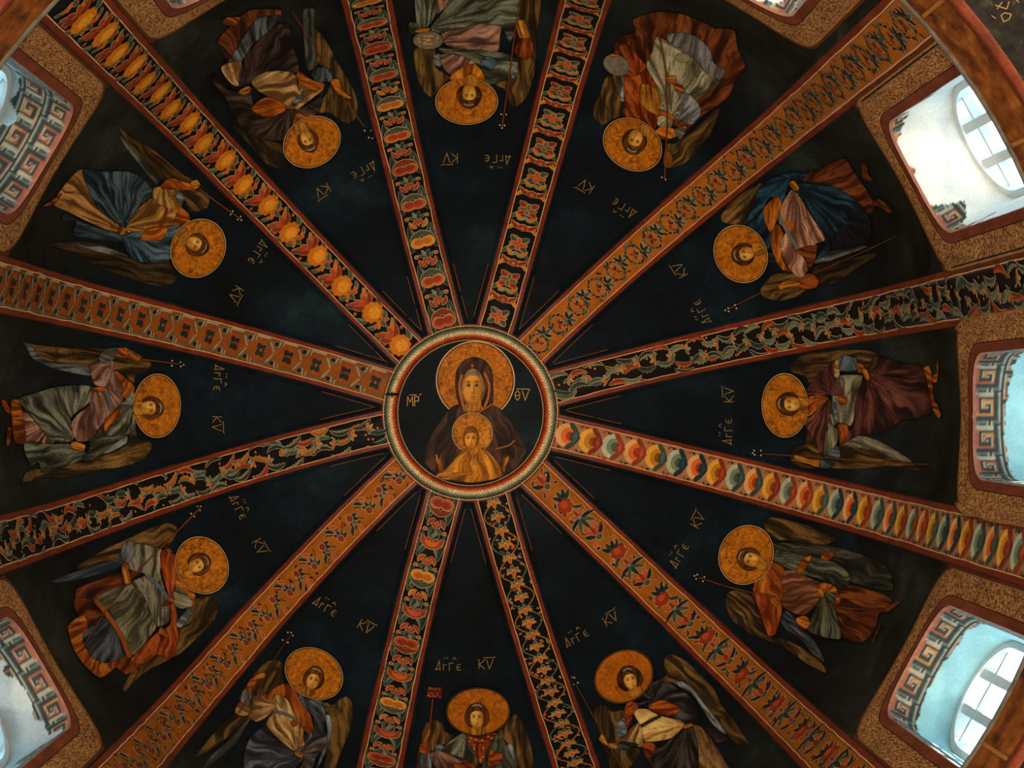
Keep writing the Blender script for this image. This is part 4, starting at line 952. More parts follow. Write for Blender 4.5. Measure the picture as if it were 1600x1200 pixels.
p.head((400, 362), (-.93, -.36), 52, 60, [(430,330),(470,340),(512,390),(480,440),(430,410)], hair=(1.62, 1.38, .28), side=-1)
# ---- 7 dark cloaked angel lower right of centre
p = Pen('painted_angel', 'upright painted angel in blackish cloak and yellow cream tunic below centre right', (870, 990, 5.0), (523, 335))
draw(p, [('wing', [(834,235),(850,178),(900,162),(1000,208),(1120,318),(1230,438),(1290,560),(1400,700),(1510,885),(1400,855),(1300,755),(1180,605),(1080,455),(960,385),(860,385),(806,362),(852,322)], WING, (100,-500), 8),
 ('wing_feathers', [(915,388),(970,372),(1060,425),(1145,540),(1265,690),(1318,785),(1230,725),(1130,575),(1050,465)], WHITE, (300,-300), 5),
 ('wing', [(286,625),(310,568),(370,552),(430,608),(530,600),(562,720),(562,880),(655,900),(625,990),(560,1060),(580,1200),(460,1200),(400,1000),(330,770)], WING, (400,-300), 7),
 ('wing_feathers', [(458,722),(520,656),(548,700),(542,785),(480,805)], WHITE),
 ('skirt', [(675,855),(800,832),(930,790),(990,732),(1060,738),(1092,820),(1112,950),(1105,1260),(790,1260),(740,1050),(700,960)], ((16,13,12),(34,28,26),(76,66,60)), (1010,720), 7),
 ('skirt_patch', [(668,862),(740,838),(772,880),(740,962),(700,975)], REDO), 
 ('cloak_lining', [(1058,715),(1130,718),(1205,820),(1345,1050),(1420,1260),(1150,1260),(1112,1050),(1100,850)], ((80,54,28),(128,90,50),(160,120,72)), (1000,500), 8),
 ('cloak', [(565,512),(650,468),(700,400),(800,366),(900,398),(1000,458),(1085,530),(1105,600),(1142,708),(1250,758),(1338,822),(1250,855),(1120,725),(1000,705),(885,645),(962,590),(820,520),(720,572),(600,545)], ((16,13,13),(34,29,29),(80,74,74)), (760,520), 7),
 ('tunic', [(598,602),(700,588),(800,638),(960,678),(1002,712),(960,762),(880,822),(688,845),(660,770),(640,700)], ((132,92,38),(190,146,76),(216,176,106)), (1000,720), 9),
 ('sleeve', [(575,742),(640,698),(668,760),(668,885),(600,872),(478,842),(540,800)], CREAM, (660,660), 7), ('cuff', [(470,885),(500,843),(600,850),(642,870),(560,908),(478,903)], ((20,25,25),(40,47,45),(60,68,64))),
 ('shoulder', [(528,580),(570,528),(642,560),(602,622),(582,700),(550,745),(533,660)], REDO, (700,500), 5), ('mantle', [(715,577),(820,517),(965,585),(890,645),(800,632)], REDO, (600,600), 5),
 ('forearm', [(385,862),(470,853),(472,902),(410,893)], ((110,66,26),(150,96,42),(176,122,62)))])
p.line('belt', [(655,725),(730,682),(812,640)], 26, (34, 35, 30))
p.staff([(150,400),(330,730),(500,1040),(570,1180)], 8, [(120,340),(137,345),(132,398),(165,383)])
p.hand([(982,722),(1060,698),(1066,720),(1000,745)]); p.hand([(328,822),(360,782),(392,830),(394,872),(350,852)])
p.halo((523, 335), 228, 192, rim=(70, 54, 36), col=((132, 62, 8), (164, 86, 12), (182, 102, 18)))
p.head((574, 368), (-.30, -.95), 55, 70, [(560,430),(650,410),(675,440),(655,470),(600,500),(562,480)], hair=(2.0, 1.45, .28), look=.15, hcol=((30,15,6),(70,36,14),(104,62,28)))
# ---- 8 bottom angel with red banner
p = Pen('painted_angel', 'upright painted angel at the bottom edge with red pearled tunic and red tablet staff', (620, 1050, 6.6667), (847, 412))
draw(p, [('wing', [(190,1100),(215,850),(235,720),(270,600),(330,508),(400,492),(470,538),(505,620),(595,672),(480,765),(400,805),(345,860),(310,1200),(190,1350)], WING, (400,-900), 8),
 ('wing', [(1055,630),(1150,500),(1230,442),(1305,520),(1365,660),(1415,850),(1445,1100),(1400,1500),(1240,1500),(1250,950),(1150,742)], WING, (1200,-900), 8),
 ('wing_feathers', [(1148,762),(1200,746),(1242,900),(1258,1150),(1190,1050)], WHITE, (1100,0), 5), ('wing_feathers', [(398,802),(440,752),(492,780),(450,832),(420,855)], WHITE),
 ('robe', [(420,1020),(640,955),(860,1000),(1250,1000),(1275,1500),(390,1500)], GREY, (850,600), 8),
 ('sleeve', [(335,850),(500,828),(640,898),(835,945),(650,985),(600,1100),(500,1160),(415,1015)], PNK, (400,780), 7), ('cuff', [(246,850),(342,840),(362,1000),(305,1110),(250,1005)], ((48,60,70),(80,94,104),(108,120,126)), (300,500), 6),
 ('forearm', [(238,835),(240,760),(290,700),(318,720),(312,842)], ORG),
 ('cloak', [(475,812),(540,728),(640,658),(732,622),(765,750),(858,955),(640,885)], GREEN, (720,600), 7),
 ('tunic', [(732,640),(790,652),(900,655),(1045,638),(1000,722),(960,762),(900,955),(860,945),(780,782),(738,722)], ((88,28,8),(138,50,13),(168,76,24)), (870,1400), 8),
 ('collar_band', [(738,655),(880,668),(1030,655),(985,735),(880,748),(760,735)], ((74,22,8),(112,38,12),(140,58,20))),
 ('cloak', [(1000,705),(1060,648),(1145,762),(1205,900),(1258,1110),(1000,1110),(885,1015),(910,920),(960,765)], ((34,36,28),(64,66,54),(98,98,82)), (1040,500), 7),
 ('cloak_patch', [(978,812),(1105,860),(1062,962),(948,975),(960,870)], REDO, (900,900), 6), ('belt', [(598,955),(835,940),(838,985),(605,1005)], REDO)])
p.dots('pearl', [(770,690),(825,705),(890,710),(985,690),(955,645),(760,722),(805,805),(900,795),(895,885),(870,915),(950,672)], 8, (206, 176, 128))
st = p.staff([(375,280),(340,600),(320,850),(285,1090)], 20, col=(104, 40, 22))
tb = p.shape('tablet', [(325,150),(478,160),(470,273),(308,265)], flat((84, 24, 14), (52, 14, 8), 4), smooth=False, parent=st)
for l in ([(335,165),(335,185)], [(330,165),(355,165),(352,185)], [(372,168),(372,188)], [(390,170),(405,190),(412,170)], [(430,175),(442,175),(440,192)],
          [(330,210),(330,228),(348,228)], [(365,212),(362,230),(378,230)], [(392,222),(402,222)], [(415,215),(430,218),(425,234)],
          [(312,255),(325,238),(335,258)], [(348,240),(345,260),(360,260)], [(372,242),(370,262)], [(385,244),(398,246),(396,264),(384,262)], [(412,246),(428,250)], [(440,266),(462,268)]):
    p.line('tablet_letter', l, 7, (170, 88, 52), tb)
p.hand([(266,722),(296,588),(342,582),(348,640),(322,692),(290,745)])
p.halo((847, 412), 318, 236, rim=(60, 48, 34), col=((128, 60, 8), (162, 86, 13), (186, 108, 22)))
p.head((835, 482), (0, -1), 80, 102, [(770,590),(800,560),(900,560),(925,640),(840,662),(750,645)], hair=(1.75, 1.35, .25))
# ---- 9 angel lower left of centre
p = Pen('painted_angel', 'upright painted angel in slate blue skirt and cream tunic below centre left', (320, 970, 5.218), (890, 430))
draw(p, [('wing', [(285,585),(380,450),(500,333),(590,315),(634,350),(622,450),(645,512),(500,602),(400,762),(280,882),(100,1012),(0,1082),(-80,1110),(70,920),(225,760)], WING, (900,-300), 8),
 ('wing_feathers', [(385,782),(340,852),(250,1002),(100,1132),(-30,1230),(50,1100),(195,978),(295,860)], ((52,52,46),(84,84,75),(116,116,106)), (800,200), 5),
 ('wing', [(965,668),(1050,682),(1110,630),(1160,617),(1204,670),(1208,780),(1172,930),(1100,1100),(1030,1300),(950,1320),(1000,1000),(1032,850)], WING, (1000,-400), 8),
 ('wing_feathers', [(982,768),(1026,778),(1034,900),(982,1082),(905,1220),(960,1050),(1000,900)], WHITE, (900,0), 5),
 ('skirt', [(495,855),(560,948),(740,1068),(805,1112),(745,1200),(735,1370),(335,1370),(326,1060),(370,955),(430,895)], SLATE, (800,1100), 8),
 ('tunic', [(560,608),(660,618),(705,700),(745,770),(795,850),(812,960),(818,1015),(740,1064),(620,982),(498,842),(558,740)], CREAM, (760,1080), 8),
 ('sleeve', [(388,613),(480,606),(562,602),(585,680),(562,732),(480,802),(420,824),(366,792),(358,740),(390,680)], ((92,62,32),(150,108,66),(186,146,100)), (600,700), 7),
 ('mantle', [(488,622),(580,538),(640,512),(725,528),(775,640),(862,770),(888,880),(870,935),(800,885),(740,782),(680,652),(600,602),(530,645)], ((86,36,8),(134,62,15),(164,88,26)), (640,300), 8),
 ('cloak', [(718,528),(790,600),(850,642),(962,650),(984,750),(972,880),(995,960),(900,1042),(820,1015),(808,940),(884,900),(880,780),(800,690)], ((28,29,33),(58,61,66),(92,100,105)), (780,560), 7),
 ('cloak_sleeve', [(815,1012),(900,930),(995,930),(985,1022),(905,1122),(860,1260),(740,1310),(800,1120),(738,1062)], ((40,34,32),(72,64,60),(104,96,90)), (760,1080), 6),
 ('cuff', [(288,622),(330,552),(384,578),(362,682),(310,705)], ((74,74,72),(112,112,108),(138,138,132)), (340,300), 5), ('sleeve_end', [(246,755),(290,658),(374,700),(352,772)], CREAM),
 ('forearm', [(336,545),(380,468),(425,488),(372,578)], ORG)])
p.line('belt', [(568,733),(680,768),(775,825)], 26, (78, 84, 86)); p.dots('tunic_disc', [(728, 835)], 32, (122, 58, 18))
p.staff([(700,120),(580,290),(440,490),(275,755)], 10, [(677,95),(705,97),(717,120),(635,157),(677,178)], (70, 34, 14))
p.hand([(388,482),(440,423),(495,428),(485,462),(430,478)]); p.hand([(728,1072),(770,1058),(808,1092),(792,1118),(750,1102)])
p.halo((890, 430), 236, 190, rim=(170, 140, 100))
p.head((882, 488), (.30, -.95), 58, 72, [(780,560),(830,520),(880,560),(905,590),(860,615),(800,590)], hair=(1.62, 1.38, .34), look=.05)
# ---- 10 angel at lower left with belted tunic
p = Pen('painted_angel', 'sideways painted angel in grey cream tunic and red cloak beside the lower left window', (70, 780, 4.0), (982, 413))
draw(p, [('wing', [(200,420),(400,300),(560,228),(640,188),(750,148),(822,168),(822,222),(780,292),(795,335),(640,380),(400,430),(260,450)], WING, (-700,600), 7),
 ('wing_feathers', [(40,515),(150,468),(300,418),(480,368),(494,412),(330,472),(160,514)], ((34,40,44),(64,72,76),(96,104,106)), (-900,800), 5),
 ('wing', [(925,632),(1030,608),(1084,650),(1078,722),(1000,822),(850,962),(760,1012),(600,1102),(500,1205),(485,1180),(560,1060),(700,960),(820,800)], WING, (200,1700), 7),
 ('cloak_tail', [(198,560),(500,448),(645,440),(500,522),(340,622),(200,655),(190,612)], RBR, (900,300), 6),
 ('cloak', [(186,622),(330,640),(400,720),(540,980),(610,1045),(510,1095),(430,1035),(220,765)], RBR, (900,500), 7),
 ('tunic_hem', [(146,792),(250,726),(272,850),(330,1000),(475,1010),(380,1102),(340,1115),(250,1042),(178,932)], ORG, (500,700), 6),
 ('skirt', [(236,852),(370,716),(420,780),(505,880),(514,972),(380,1026),(300,992),(246,912)], ((26,28,34),(54,59,66),(92,100,106)), (480,700), 6),
 ('tunic', [(296,640),(420,560),(540,516),(640,600),(704,780),(640,882),(552,975),(480,852),(400,700)], ((62,57,42),(108,100,76),(144,135,106)), (800,380), 8),
 ('chest', [(535,300),(600,278),(745,328),(722,450),(765,600),(785,620),(775,762),(700,795),(640,650),(600,580),(540,520),(625,470),(515,430)], ((60,58,45),(114,108,88),(152,144,120)), (700,1100), 7),
 ('cuff', [(472,332),(500,267),(562,267),(566,342),(520,404),(478,372)], ((48,48,53),(84,84,88),(112,112,114)), (520,100), 6),
 ('mantle', [(728,318),(800,338),(865,390),(832,470),(804,600),(824,700),(835,880),(792,995),(700,975),(600,1035),(535,1002),(690,842),(782,780),(772,620),(750,520),(723,420)], REDO, (790,640), 7),
 ('collar', [(828,478),(900,558),(938,570),(934,652),(900,654),(880,592),(818,552)], ORG), ('shoulder', [(818,552),(890,590),(925,662),(850,685),(800,652)], GREY),
 ('wing_feathers', [(826,762),(910,676),(924,710),(852,804),(818,792)], WHITE), ('knot', [(726,662),(780,606),(814,620),(792,652),(740,674)], REDO),
 ('forearm', [(483,400),(522,398),(520,450),(485,455)], ORG)])
p.line('tunic_border', [(318,630),(420,760),(480,860),(532,990)], 30, (132, 66, 20)); p.line('belt', [(640,475),(710,540),(768,618)], 26, (76, 82, 86))
p.staff([(970,55),(780,250),(600,430),(380,700),(245,915)], 12, [(955,45),(975,45),(970,70),(915,90),(935,108)])
p.hand([(484,440),(520,440),(538,522),(500,530),(486,480)]); p.hand([(708,832),(730,798),(778,866),(740,854)])
p.halo((983, 413), 175, 152)
p.head((950, 412), (.86, -.42), 47, 54, [(860,440),(890,400),(930,470),(925,500),(870,480)], hair=(1.65, 1.38, .34), side=-1)
# ---- 11 left angel in green
p = Pen('painted_angel', 'sideways painted angel in grey green mantle and pink tunic at the left edge', (0, 520, 5.0), (1228, 570))
draw(p, [('wing', [(180,75),(300,98),(600,118),(820,116),(1000,128),(1130,188),(1184,250),(1130,312),(1060,332),(1042,405),(980,332),(900,292),(700,272),(500,242),(300,202)], WING, (-1200,50), 7),
 ('wing_feathers', [(195,75),(240,88),(300,178),(430,236),(600,246),(725,280),(725,335),(560,314),(400,274),(245,192)], ((48,53,54),(88,94,96),(120,126,126)), (-900,300), 5),
 ('wing', [(1008,792),(1050,735),(1082,828),(1160,838),(1190,890),(1130,982),(980,1042),(760,1082),(500,1132),(300,1132),(170,1190),(215,1080),(500,1040),(800,960),(980,880)], WING, (-1200,1300), 7),
 ('foot', [(12,518),(40,528),(82,600),(72,645),(18,572)], ORG), ('foot', [(58,740),(92,745),(72,885),(48,885)], REDO),
 ('underskirt', [(155,600),(230,640),(330,760),(425,855),(200,856),(178,760)], PNK, (500,640), 5), ('tunic_hem', [(86,530),(152,526),(182,680),(204,855),(118,856),(92,680)], ORG, (600,700), 7),
 ('cloak_tail', [(192,858),(420,870),(565,868),(690,958),(640,1004),(325,1095),(300,1012),(240,1035)], GREEN, (800,900), 7),
 ('skirt', [(145,520),(250,478),(420,426),(620,406),(725,428),(725,522),(560,662),(570,842),(400,842),(300,722),(198,602)], GREEN, (600,860), 8),
 ('tunic', [(718,448),(840,436),(965,415),(965,520),(865,642),(762,762),(722,835),(600,845),(555,722),(600,640),(700,560)], PNK, (720,300), 8),
 ('sleeve', [(698,258),(760,226),(884,221),(904,310),(944,380),(964,465),(840,444),(740,404),(708,320)], ((82,52,44),(136,96,82),(176,136,118)), (880,240), 6),
 ('shoulder', [(886,288),(1000,366),(1054,430),(1022,505),(958,505),(958,420)], ORG, (900,600), 6),
 ('mantle', [(1042,456),(1074,520),(1042,600),(1064,742),(1002,792),(862,824),(738,836),(800,720),(900,600),(980,520)], ((44,45,34),(88,87,71),(130,128,108)), (1060,560), 7),
 ('clavus', [(818,782),(816,680),(900,606),(944,576),(922,662),(852,734)], ORG, (1100,400), 5), ('belt', [(718,430),(832,426),(842,452),(728,464)], ORG),
 ('mantle_sleeve', [(698,828),(994,798),(962,874),(740,984),(635,994),(700,900)], GREEN, (1100,760), 6), ('wing_feathers', [(796,942),(992,806),(988,862),(860,934)], WHITE, (600,1100), 4),
 ('cuff', [(768,200),(820,128),(922,117),(922,172),(880,213),(800,228)], ((50,54,52),(76,80,76),(98,102,96))), ('forearm', [(918,122),(1002,122),(1012,192),(918,187)], ORG)])
p.line('girdle', [(830,448),(850,530),(866,612)], 24, (78, 84, 90))
p.staff([(1400,245),(1100,205),(900,180),(560,130),(200,90)], 10, [(1342,258),(1345,218),(1410,230),(1412,262),(1435,250)], (104, 52, 18))
p.hand([(998,128),(1060,168),(1104,190),(1080,224),(1008,192)]); p.hand([(553,862),(600,848),(668,880),(652,924),(560,902)])
p.halo((1228, 570), 237, 175)
p.head((1166, 588), (1, -.03), 62, 68, [(1040,560),(1080,530),(1130,550),(1120,640),(1050,640)], hair=(1.6, 1.38, .34))
# ---- 12 blue angel upper left
p = Pen('painted_angel', 'sideways painted angel in teal blue mantle and ochre tunic at upper left', (60, 190, 4.4455), (1110, 880))
draw(p, [('wing', [(555,25),(640,88),(800,198),(980,346),(1120,428),(1188,520),(1172,602),(1060,624),(1000,522),(960,442),(820,382),(700,252),(600,132)], WING, (0,-500), 7),
 ('wing_feathers', [(555,78),(600,128),(700,236),(834,398),(822,444),(720,322),(600,172)], ((46,46,41),(84,84,76),(116,116,106)), (200,-400), 4),
 ('wing', [(60,852),(250,828),(420,848),(600,916),(720,985),(900,956),(922,1000),(964,1060),(940,1122),(820,1144),(600,1082),(400,1002),(250,912)], WINGD, (-900,700), 6),
 ('wing_feathers', [(245,830),(480,876),(630,934),(500,924),(300,872)], FEA, (-900,700), 4),
 ('skirt', [(105,572),(190,428),(280,336),(345,336),(354,480),(425,620),(562,720),(594,774),(500,764),(340,694),(200,624)], ((82,52,20),(140,92,43),(180,128,70)), (600,770), 7),
 ('foot', [(28,592),(90,548),(130,516),(165,498),(122,564)], REDO),
 ('cloak', [(306,336),(440,346),(620,346),(722,388),(784,460),(806,510),(722,572),(602,735),(558,712),(428,622),(368,522)], ((17,29,35),(37,55,63),(80,98,105)), (592,735), 6),
 ('cloak_tail', [(176,638),(300,696),(440,746),(592,786),(604,834),(480,834),(330,804),(238,784),(258,692),(166,692)], ((17,28,34),(38,56,66),(72,92,100)), (900,900), 6),
 ('tunic', [(798,528),(900,588),(1000,600),(1044,700),(940,724),(760,764),(660,775),(598,764),(640,680),(720,580)], ((102,64,20),(160,106,44),(196,142,74)), (600,740), 8),
 ('sleeve', [(806,458),(962,456),(1004,530),(984,604),(880,600),(798,532)], ((110,74,28),(170,120,56),(208,160,90)), (880,380), 6), ('shoulder', [(978,602),(1044,640),(1050,724),(940,735)], ORG),
 ('cuff', [(848,452),(900,397),(972,397),(985,462),(900,474)], REDO), ('forearm', [(968,412),(1082,440),(1082,472),(978,472)], ORG),
 ('mantle', [(598,780),(760,758),(900,728),(1044,716),(1004,780),(994,872),(900,964),(780,984),(660,962),(598,872)], ((20,34,42),(44,65,76),(80,104,113)), (600,800), 7),
 ('mantle_collar', [(1042,718),(1054,760),(1002,792),(964,872),(930,926),(928,820),(896,758)], ((34,44,50),(66,78,84),(100,112,116)), (1060,700), 5),
 ('clavus', [(712,824),(738,758),(894,727),(862,814)], ((132,60,10),(182,94,20),(206,124,40)), (300,900), 5), ('cuff_band', [(958,488),(1000,498),(1008,552),(968,564)], WHITE)])
p.line('belt', [(892,600),(880,660),(845,732)], 20, (100, 36, 12))
p.staff([(1410,680),(1240,560),(1060,420),(800,200)], 9, [(1385,680),(1405,660),(1410,685),(1335,645),(1350,622)], (104, 56, 22))
p.hand([(1058,420),(1100,402),(1124,440),(1090,468),(1058,452)]); p.hand([(558,782),(580,728),(614,750),(602,784)])
p.halo((1110, 880), 200, 176)
p.head((1086, 850), (.90, .42), 54, 60, [(965,850),(980,790),(1030,755),(1050,790),(1030,850),(990,870)], hair=(1.6, 1.38, .36))
# ================================================================== MEDALLION
MC = np.array([735., 645.]); TM = (590, 500, 4.1367)
cz = hit(np.array([MC]))[0]
med = root('painted_medallion', tuple(cz), 'round medallion at the crown of the dome ringed by a chequered rope border', 'medallion')
t72 = np.linspace(0, 2 * pi, 97)[:-1]
RF = .2185 * R                                                  # radius of the dark field
def disk_pt(r, th, off):
    z = ZS + BE * R * np.sqrt(np.maximum(1 - (r / R) ** 2, 0)) - off
    return np.stack([r * np.cos(th), r * np.sin(th), z + EYE], -1)
RRs = np.linspace(0, RF, 12)[1:]
V = np.concatenate([disk_pt(np.zeros(1), np.zeros(1), .004)] + [disk_pt(np.full(96, r), t72, .004) for r in RRs])
F = [(0, 1 + (i + 1) % 96, 1 + i) for i in range(96)] + [(1 + j * 96 + i, 1 + j * 96 + (i + 1) % 96, 1 + (j + 1) * 96 + (i + 1) % 96, 1 + (j + 1) * 96 + i) for j in range(10) for i in range(96)]
F = [F[i] for i in range(96)] + [f for f in F[96:]]
mk('field', V, F, 'panel', med)
# chequered rope: rows of lozenges from green through cream to red
rows = [(44, 52, 42), (70, 78, 62), (116, 116, 92), (186, 168, 132), (206, 172, 128), (184, 86, 40), (146, 54, 22), (96, 34, 16)]
NL = 150; V = []; F = []; fc = []; R0, R1 = .2195 * R, .2590 * R
def rope(rr_, th):
    u = (rr_ - R0) / (R1 - R0); return disk_pt(np.array([rr_]), np.array([th]), .006 + .022 * math.sin(pi * min(max(u, 0), 1)) ** .8)[0]
NR = len(rows); dr = (R1 - R0) / NR
for j in range(NR):
    rm = R1 - (j + .5) * dr
    for i in range(NL):
        a = 2 * pi * (i + .5 * (j % 2)) / NL; da = pi / NL; n = len(V)
        for (q, b) in ((rm + dr, a), (rm, a + da), (rm - dr, a), (rm, a - da)): V.append(rope(min(max(q, R0), R1), b))
        F.append((n, n + 3, n + 2, n + 1)); c = lin(rows[j]) * rng.uniform(.8, 1.2); fc.append(c)
rp = mk('rope_border', V, F, 'ornament', med, fc=fc, smooth=False); rp['kind'] = 'stuff'
def mring(nm, r0, r1, off, col, par=med):
    V = np.concatenate([disk_pt(np.full(96, r), t72, off) for r in (r0, r1)]); f = [(i, (i + 1) % 96, 96 + (i + 1) % 96, 96 + i) for i in range(96)]
    return mk(nm, V, f, 'ornament', par, vc=np.tile(lin(col), (len(V), 1)))
mring('border_line', .2590 * R, .2615 * R, .008, (196, 156, 112)); mring('border_line', .2170 * R, .2192 * R, .0085, (176, 140, 104)); mring('outer_bed', .2610 * R, .2660 * R, .002, (96, 38, 20))
# ---- woman
p = Pen('painted_woman', 'veiled woman in dark brown mantle painted in the crown medallion', TM, (632, 390), 'painted figure', 'figures in the medallion', .006)
p.halo((632, 390), 241, 241, rim=(206, 172, 124), rot=(0, 1))
BRN = ((28, 16, 12), (54, 33, 25), (78, 50, 38))
draw(p, [('mantle', [(290,890),(340,760),(420,630),(480,560),(540,545),(600,590),(720,545),(800,580),(880,680),(930,770),(960,855),(900,950),(800,1020),(600,1058),(430,1030),(340,965)], BRN, (620,300), 10),
 ('veil', [(502,440),(508,330),(555,262),(620,238),(690,258),(738,320),(748,420),(745,540),(700,590),(600,600),(530,560)], ((26,14,10),(50,28,22),(72,44,34)), (620,900), 9)])
p.line('gold_trim', [(545,352),(528,420),(540,500),(565,590)], 15, (150, 82, 20)); p.line('gold_trim', [(690,340),(722,420),(715,500),(690,565)], 15, (150, 82, 20)); p.line('gold_trim', [(530,470),(560,580),(640,602),(740,545)], 9, (140, 76, 20))
p.line('gold_trim', [(760,835),(850,810),(888,776)], 11, (124, 66, 22))
p.head((616, 438), (0, -1), 72, 106, [(572,520),(580,500),(665,500),(672,550),(690,578),(630,594),(565,584)], hair=(1.16, 1.10, .06), hcol=((96, 70, 40), (136, 108, 74), (160, 132, 96)), band=False, skin=((110,58,14),(188,118,30),(220,156,62)))
p.dots('veil_star', [(612, 296)], 9, (170, 100, 36))
# ---- child
p = Pen('painted_child', 'small child figure with gold halo painted at the breast of the veiled woman', TM, (612, 730), 'painted figure', 'figures in the medallion', .022)
p.halo((612, 730), 124, 124, rim=(214, 176, 120), rot=(0, 1), col=((110,56,8),(166,94,14),(204,134,34)))
draw(p, [('robe', [(430,985),(520,872),(560,826),(640,850),(680,822),(760,898),(806,975),(790,1016),(700,1040),(600,1052),(470,1030)], ((112,60,8),(166,98,15),(196,130,32)), (630,780), 8)])
p.hand([(368,908),(378,890),(372,872),(388,872),(395,900),(408,868),(418,920),(428,975),(402,985),(385,930)]); p.hand([(800,955),(808,890),(820,868),(828,890),(845,872),(852,902),(832,940),(818,985)])
p.head((604, 772), (.03, -1), 47, 58, [(580,820),(640,815),(650,860),(600,872)], hair=(1.22, 1.2, .25), hcol=((76,40,10),(120,68,18),(150,92,30)), band=False, skin=((120,66,12),(188,118,26),(220,152,52)))
p.hand([(376,1006),(440,966),(500,955),(480,985),(575,985),(580,998),(480,1022),(470,1036),(420,1030)])
# ================================================================== INSCRIPTIONS
GL = {'K': [[(0, 0), (0, 1)], [(.6, 1), (.05, .45), (.65, 0)]], 'V': [[(0, 1), (.32, 0), (.68, 1)]], 'A': [[(0, .0), (.35, 1.0), (.45, 0)], [(-.08, .12), (.42, .12)]], 'r': [[(0, 0), (0, .6), (.32, .55)]],
      'G': [[(0, -.05), (0, .75), (.42, .75)]], 'E': [[(.4, .62), (.1, .6), (0, .3), (.12, .02), (.42, .05)], [(.02, .32), (.34, .34)]], 'M': [[(0, 0), (.05, 1), (.3, .4), (.55, 1), (.6, 0)]], 'P': [[(0, 0), (0, 1), (.4, .95), (.4, .55), (0, .5)]],
      'T': [[(.3, 0), (.05, .3), (.05, .75), (.3, 1), (.52, .75), (.52, .3), (.3, 0)], [(.05, .5), (.52, .5)]], 'O': [[(.3, 0), (0, .5), (.3, 1), (.6, .5), (.3, 0)]]}
def inscription(txt, c, up, h, parent, col=(140, 108, 58), marks=(), adv=.78, base=.004, name='inscription'):
    c = np.array(c, float); up = np.array(up, float); up /= np.hypot(*up); rt = np.array([-up[1], up[0]])
    wid = sum((.62 if g in 'rE' else adv) for g in txt); x = -wid / 2; lines = []
    for g in txt:
        for st in GL[g]: lines.append([(x + a, b - .5) for a, b in st])
        x += .62 if g in 'rE' else adv
    lines += [list(m) for m in marks]
    V = []; F = []
    for L in lines:
        q = np.array([c + (a * rt + b * up) * h for a, b in L]); w = .024 * h + .2
        for i in range(len(q) - 1):
            d = q[i + 1] - q[i]; d /= np.hypot(*d) + 1e-9; nn = np.array([-d[1], d[0]]) * w; n = len(V)
            V += [q[i] + nn - d * w * .5, q[i + 1] + nn + d * w * .5, q[i + 1] - nn + d * w * .5, q[i] - nn - d * w * .5]; F.append((n, n + 1, n + 2, n + 3))
    V = np.array(V); return mk(name, hit(V, base), flipf(V, F), 'paint', parent, vc=np.tile(lin(col), (len(V), 1)), smooth=False)
INS = [(1, (901, 995), (955, 966)), (2, (702, 1040), (760, 1038)), (3, (510, 948), (572, 980)), (4, (374, 793), (406, 855)), (5, (342, 592), (339, 663)), (6, (403, 396), (368, 460)),
       (7, (568, 268), (503, 298)), (8, (776, 250), (703, 247)), (9, (973, 325), (915, 290)), (10, (1095, 487), (1062, 421)), (11, (1136, 673), (1139, 616)), (0, (1061, 866), (1091, 812))]
for k, a, b in INS:
    u = APEX - (np.array(a) + np.array(b)) / 2
    inscription('ArGE', a, u, 15, gore_panels[k], marks=([(.35, .62), (.52, .85), (.72, .62)], [(-.55, .72), (-.45, .85)], [(-.25, .7), (-.15, .84)]))
    inscription('KV', b, u, 15, gore_panels[k], marks=([(-.35, .68), (.75, .70), (.9, .8)],))
inscription('MP', (648, 627), (0, -1), 15, med, (186, 142, 70), ([(-.55, .66), (.2, .66)], [(.5, .62), (.66, .8)], [(.0, 0.02), (.45, .02)]), base=.006)
inscription('TV', (816, 618), (0, -1), 15, med, (186, 142, 70), ([(-.6, .68), (.7, .68), (.85, .55)],), base=.006)
# faded gold letters on the vault below the frieze
def on_pend(P):
    P = np.asarray(P, float); out = []
    for x, y in P:
        dx, dy = (x - VX) / FPX, (y - VY) / FPX; lo, hi = 1.2 * R, ZR - .15 * R
        for _ in range(40):
            z = (lo + hi) / 2; rho = math.hypot(CX + dx * z, CY + dy * z)
            rs = np.interp(ZR - z, np.array([.15, .24, .40, .62, .85]) * R, np.array([1., 1.05, 1.16, 1.4, 1.95]) * R)
            if rho > rs - .006: lo, hi = lo, z
            else: lo, hi = z, hi
            # surface widens downwards: inside when rho < rs
            if rho > rs - .006: hi = z
        out.append((CX + dx * z, CY + dy * z, z + EYE))
    return np.array(out)
# ochre outline traces round each panel's tip
for k in range(12):
    rho0 = np.linspace(.285 * R, .44 * R, 40); _, z0 = prof(np.array([s_of_rho(r) for r in rho0]))
    for sg in (-1, 1):
        rb = bearing(rho0)[:, k if sg < 0 else (k + 1) % 12]
        w = .0025 * R * (vn(rho0 / .03, np.full(40, k + sg * .5), 6) > .15)
        q = []
        for e in (0, 1):
            lat = np.minimum(WR + .0075 * R + e * w, rho0 * math.sin(pi / 12) * .97)
            q.append(swell(rb - sg * np.arcsin(lat / rho0), rho0, z0, .004))
        V = np.stack(q, 1).reshape(-1, 3); f = grid_faces(40, 2)
        mk('ochre_outline', V, f, 'paint', gore_panels[k], vc=np.tile(lin((104, 54, 17)), (80, 1)))
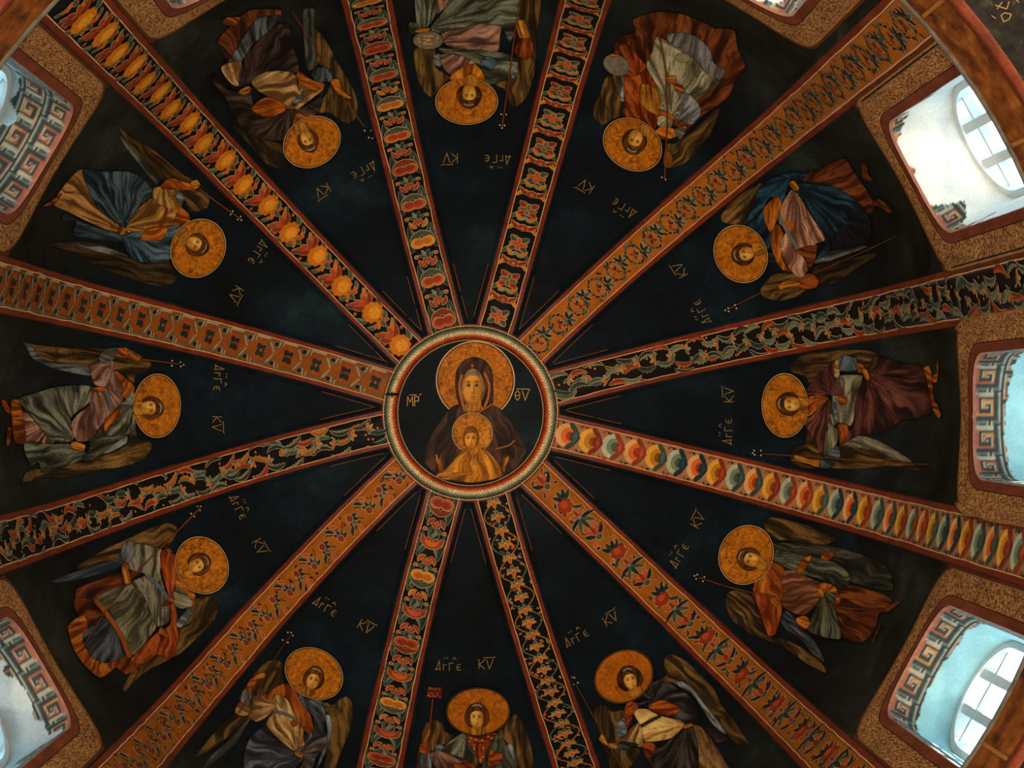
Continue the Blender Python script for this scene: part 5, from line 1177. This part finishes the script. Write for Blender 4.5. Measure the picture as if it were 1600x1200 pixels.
# ================================================================== SMALL IRON HOOK
hc = hit(np.array([[613., 616.]]), .03)[0]
hk = root('iron_hook', tuple(hc), 'small black iron hook plate at the left of the crown medallion', 'hook')
t = np.linspace(0, 2 * pi, 25)[:-1]; a_ = .052; b_ = .010
V = []
for zz, k_ in ((.012, .8), (0, 1.), (-.012, .8)):
    V += [(hc[0] + a_ * k_ * math.copysign(abs(math.cos(x)) ** 1.6, math.cos(x)), hc[1] + b_ * k_ * math.copysign(abs(math.sin(x)) ** .9, math.sin(x)), hc[2] + zz) for x in t]
F = [(j * 24 + i, j * 24 + (i + 1) % 24, j * 24 + 24 + (i + 1) % 24, j * 24 + 24 + i) for j in range(2) for i in range(24)] + [tuple(range(24)), tuple(range(71, 47, -1))]
mk('plate', V, F, 'iron', hk)
V = []; n_ = 12
for x in np.linspace(0, 2 * pi, n_ + 1)[:-1]:
    for y in np.linspace(0, 2 * pi, 9)[:-1]:
        rr_ = .014 + .005 * math.cos(y); V.append((hc[0] + .005 * math.sin(y), hc[1] + .004 + rr_ * math.cos(x), hc[2] - .022 + rr_ * math.sin(x)))
F = [(i * 8 + j, i * 8 + (j + 1) % 8, ((i + 1) % n_) * 8 + (j + 1) % 8, ((i + 1) % n_) * 8 + j) for i in range(n_) for j in range(8)]
mk('ring', V, F, 'iron', hk)
# stray gold letters at the upper right corner
PL = [[(1555, 8), (1573, 14), (1577, 2)], [(1558, 14), (1566, 3)], [(1564, 24), (1570, 20), (1580, 22), (1577, 30), (1568, 34), (1564, 24)], [(1549, 24), (1556, 29)], [(1585, -4), (1592, 4)]]
V = []; F = []
for L in PL:
    q = np.array(L, float)
    for i in range(len(q) - 1):
        d = q[i + 1] - q[i]; d /= np.hypot(*d); nn = np.array([-d[1], d[0]]) * .8; n = len(V)
        V += [q[i] + nn, q[i + 1] + nn, q[i + 1] - nn, q[i] - nn]; F.append((n, n + 1, n + 2, n + 3))
V = np.array(V); mk('gold_letters', on_pend(V), flipf(V, F), 'paint', pend, vc=np.tile(lin((176, 140, 88)), (len(V), 1)), smooth=False)
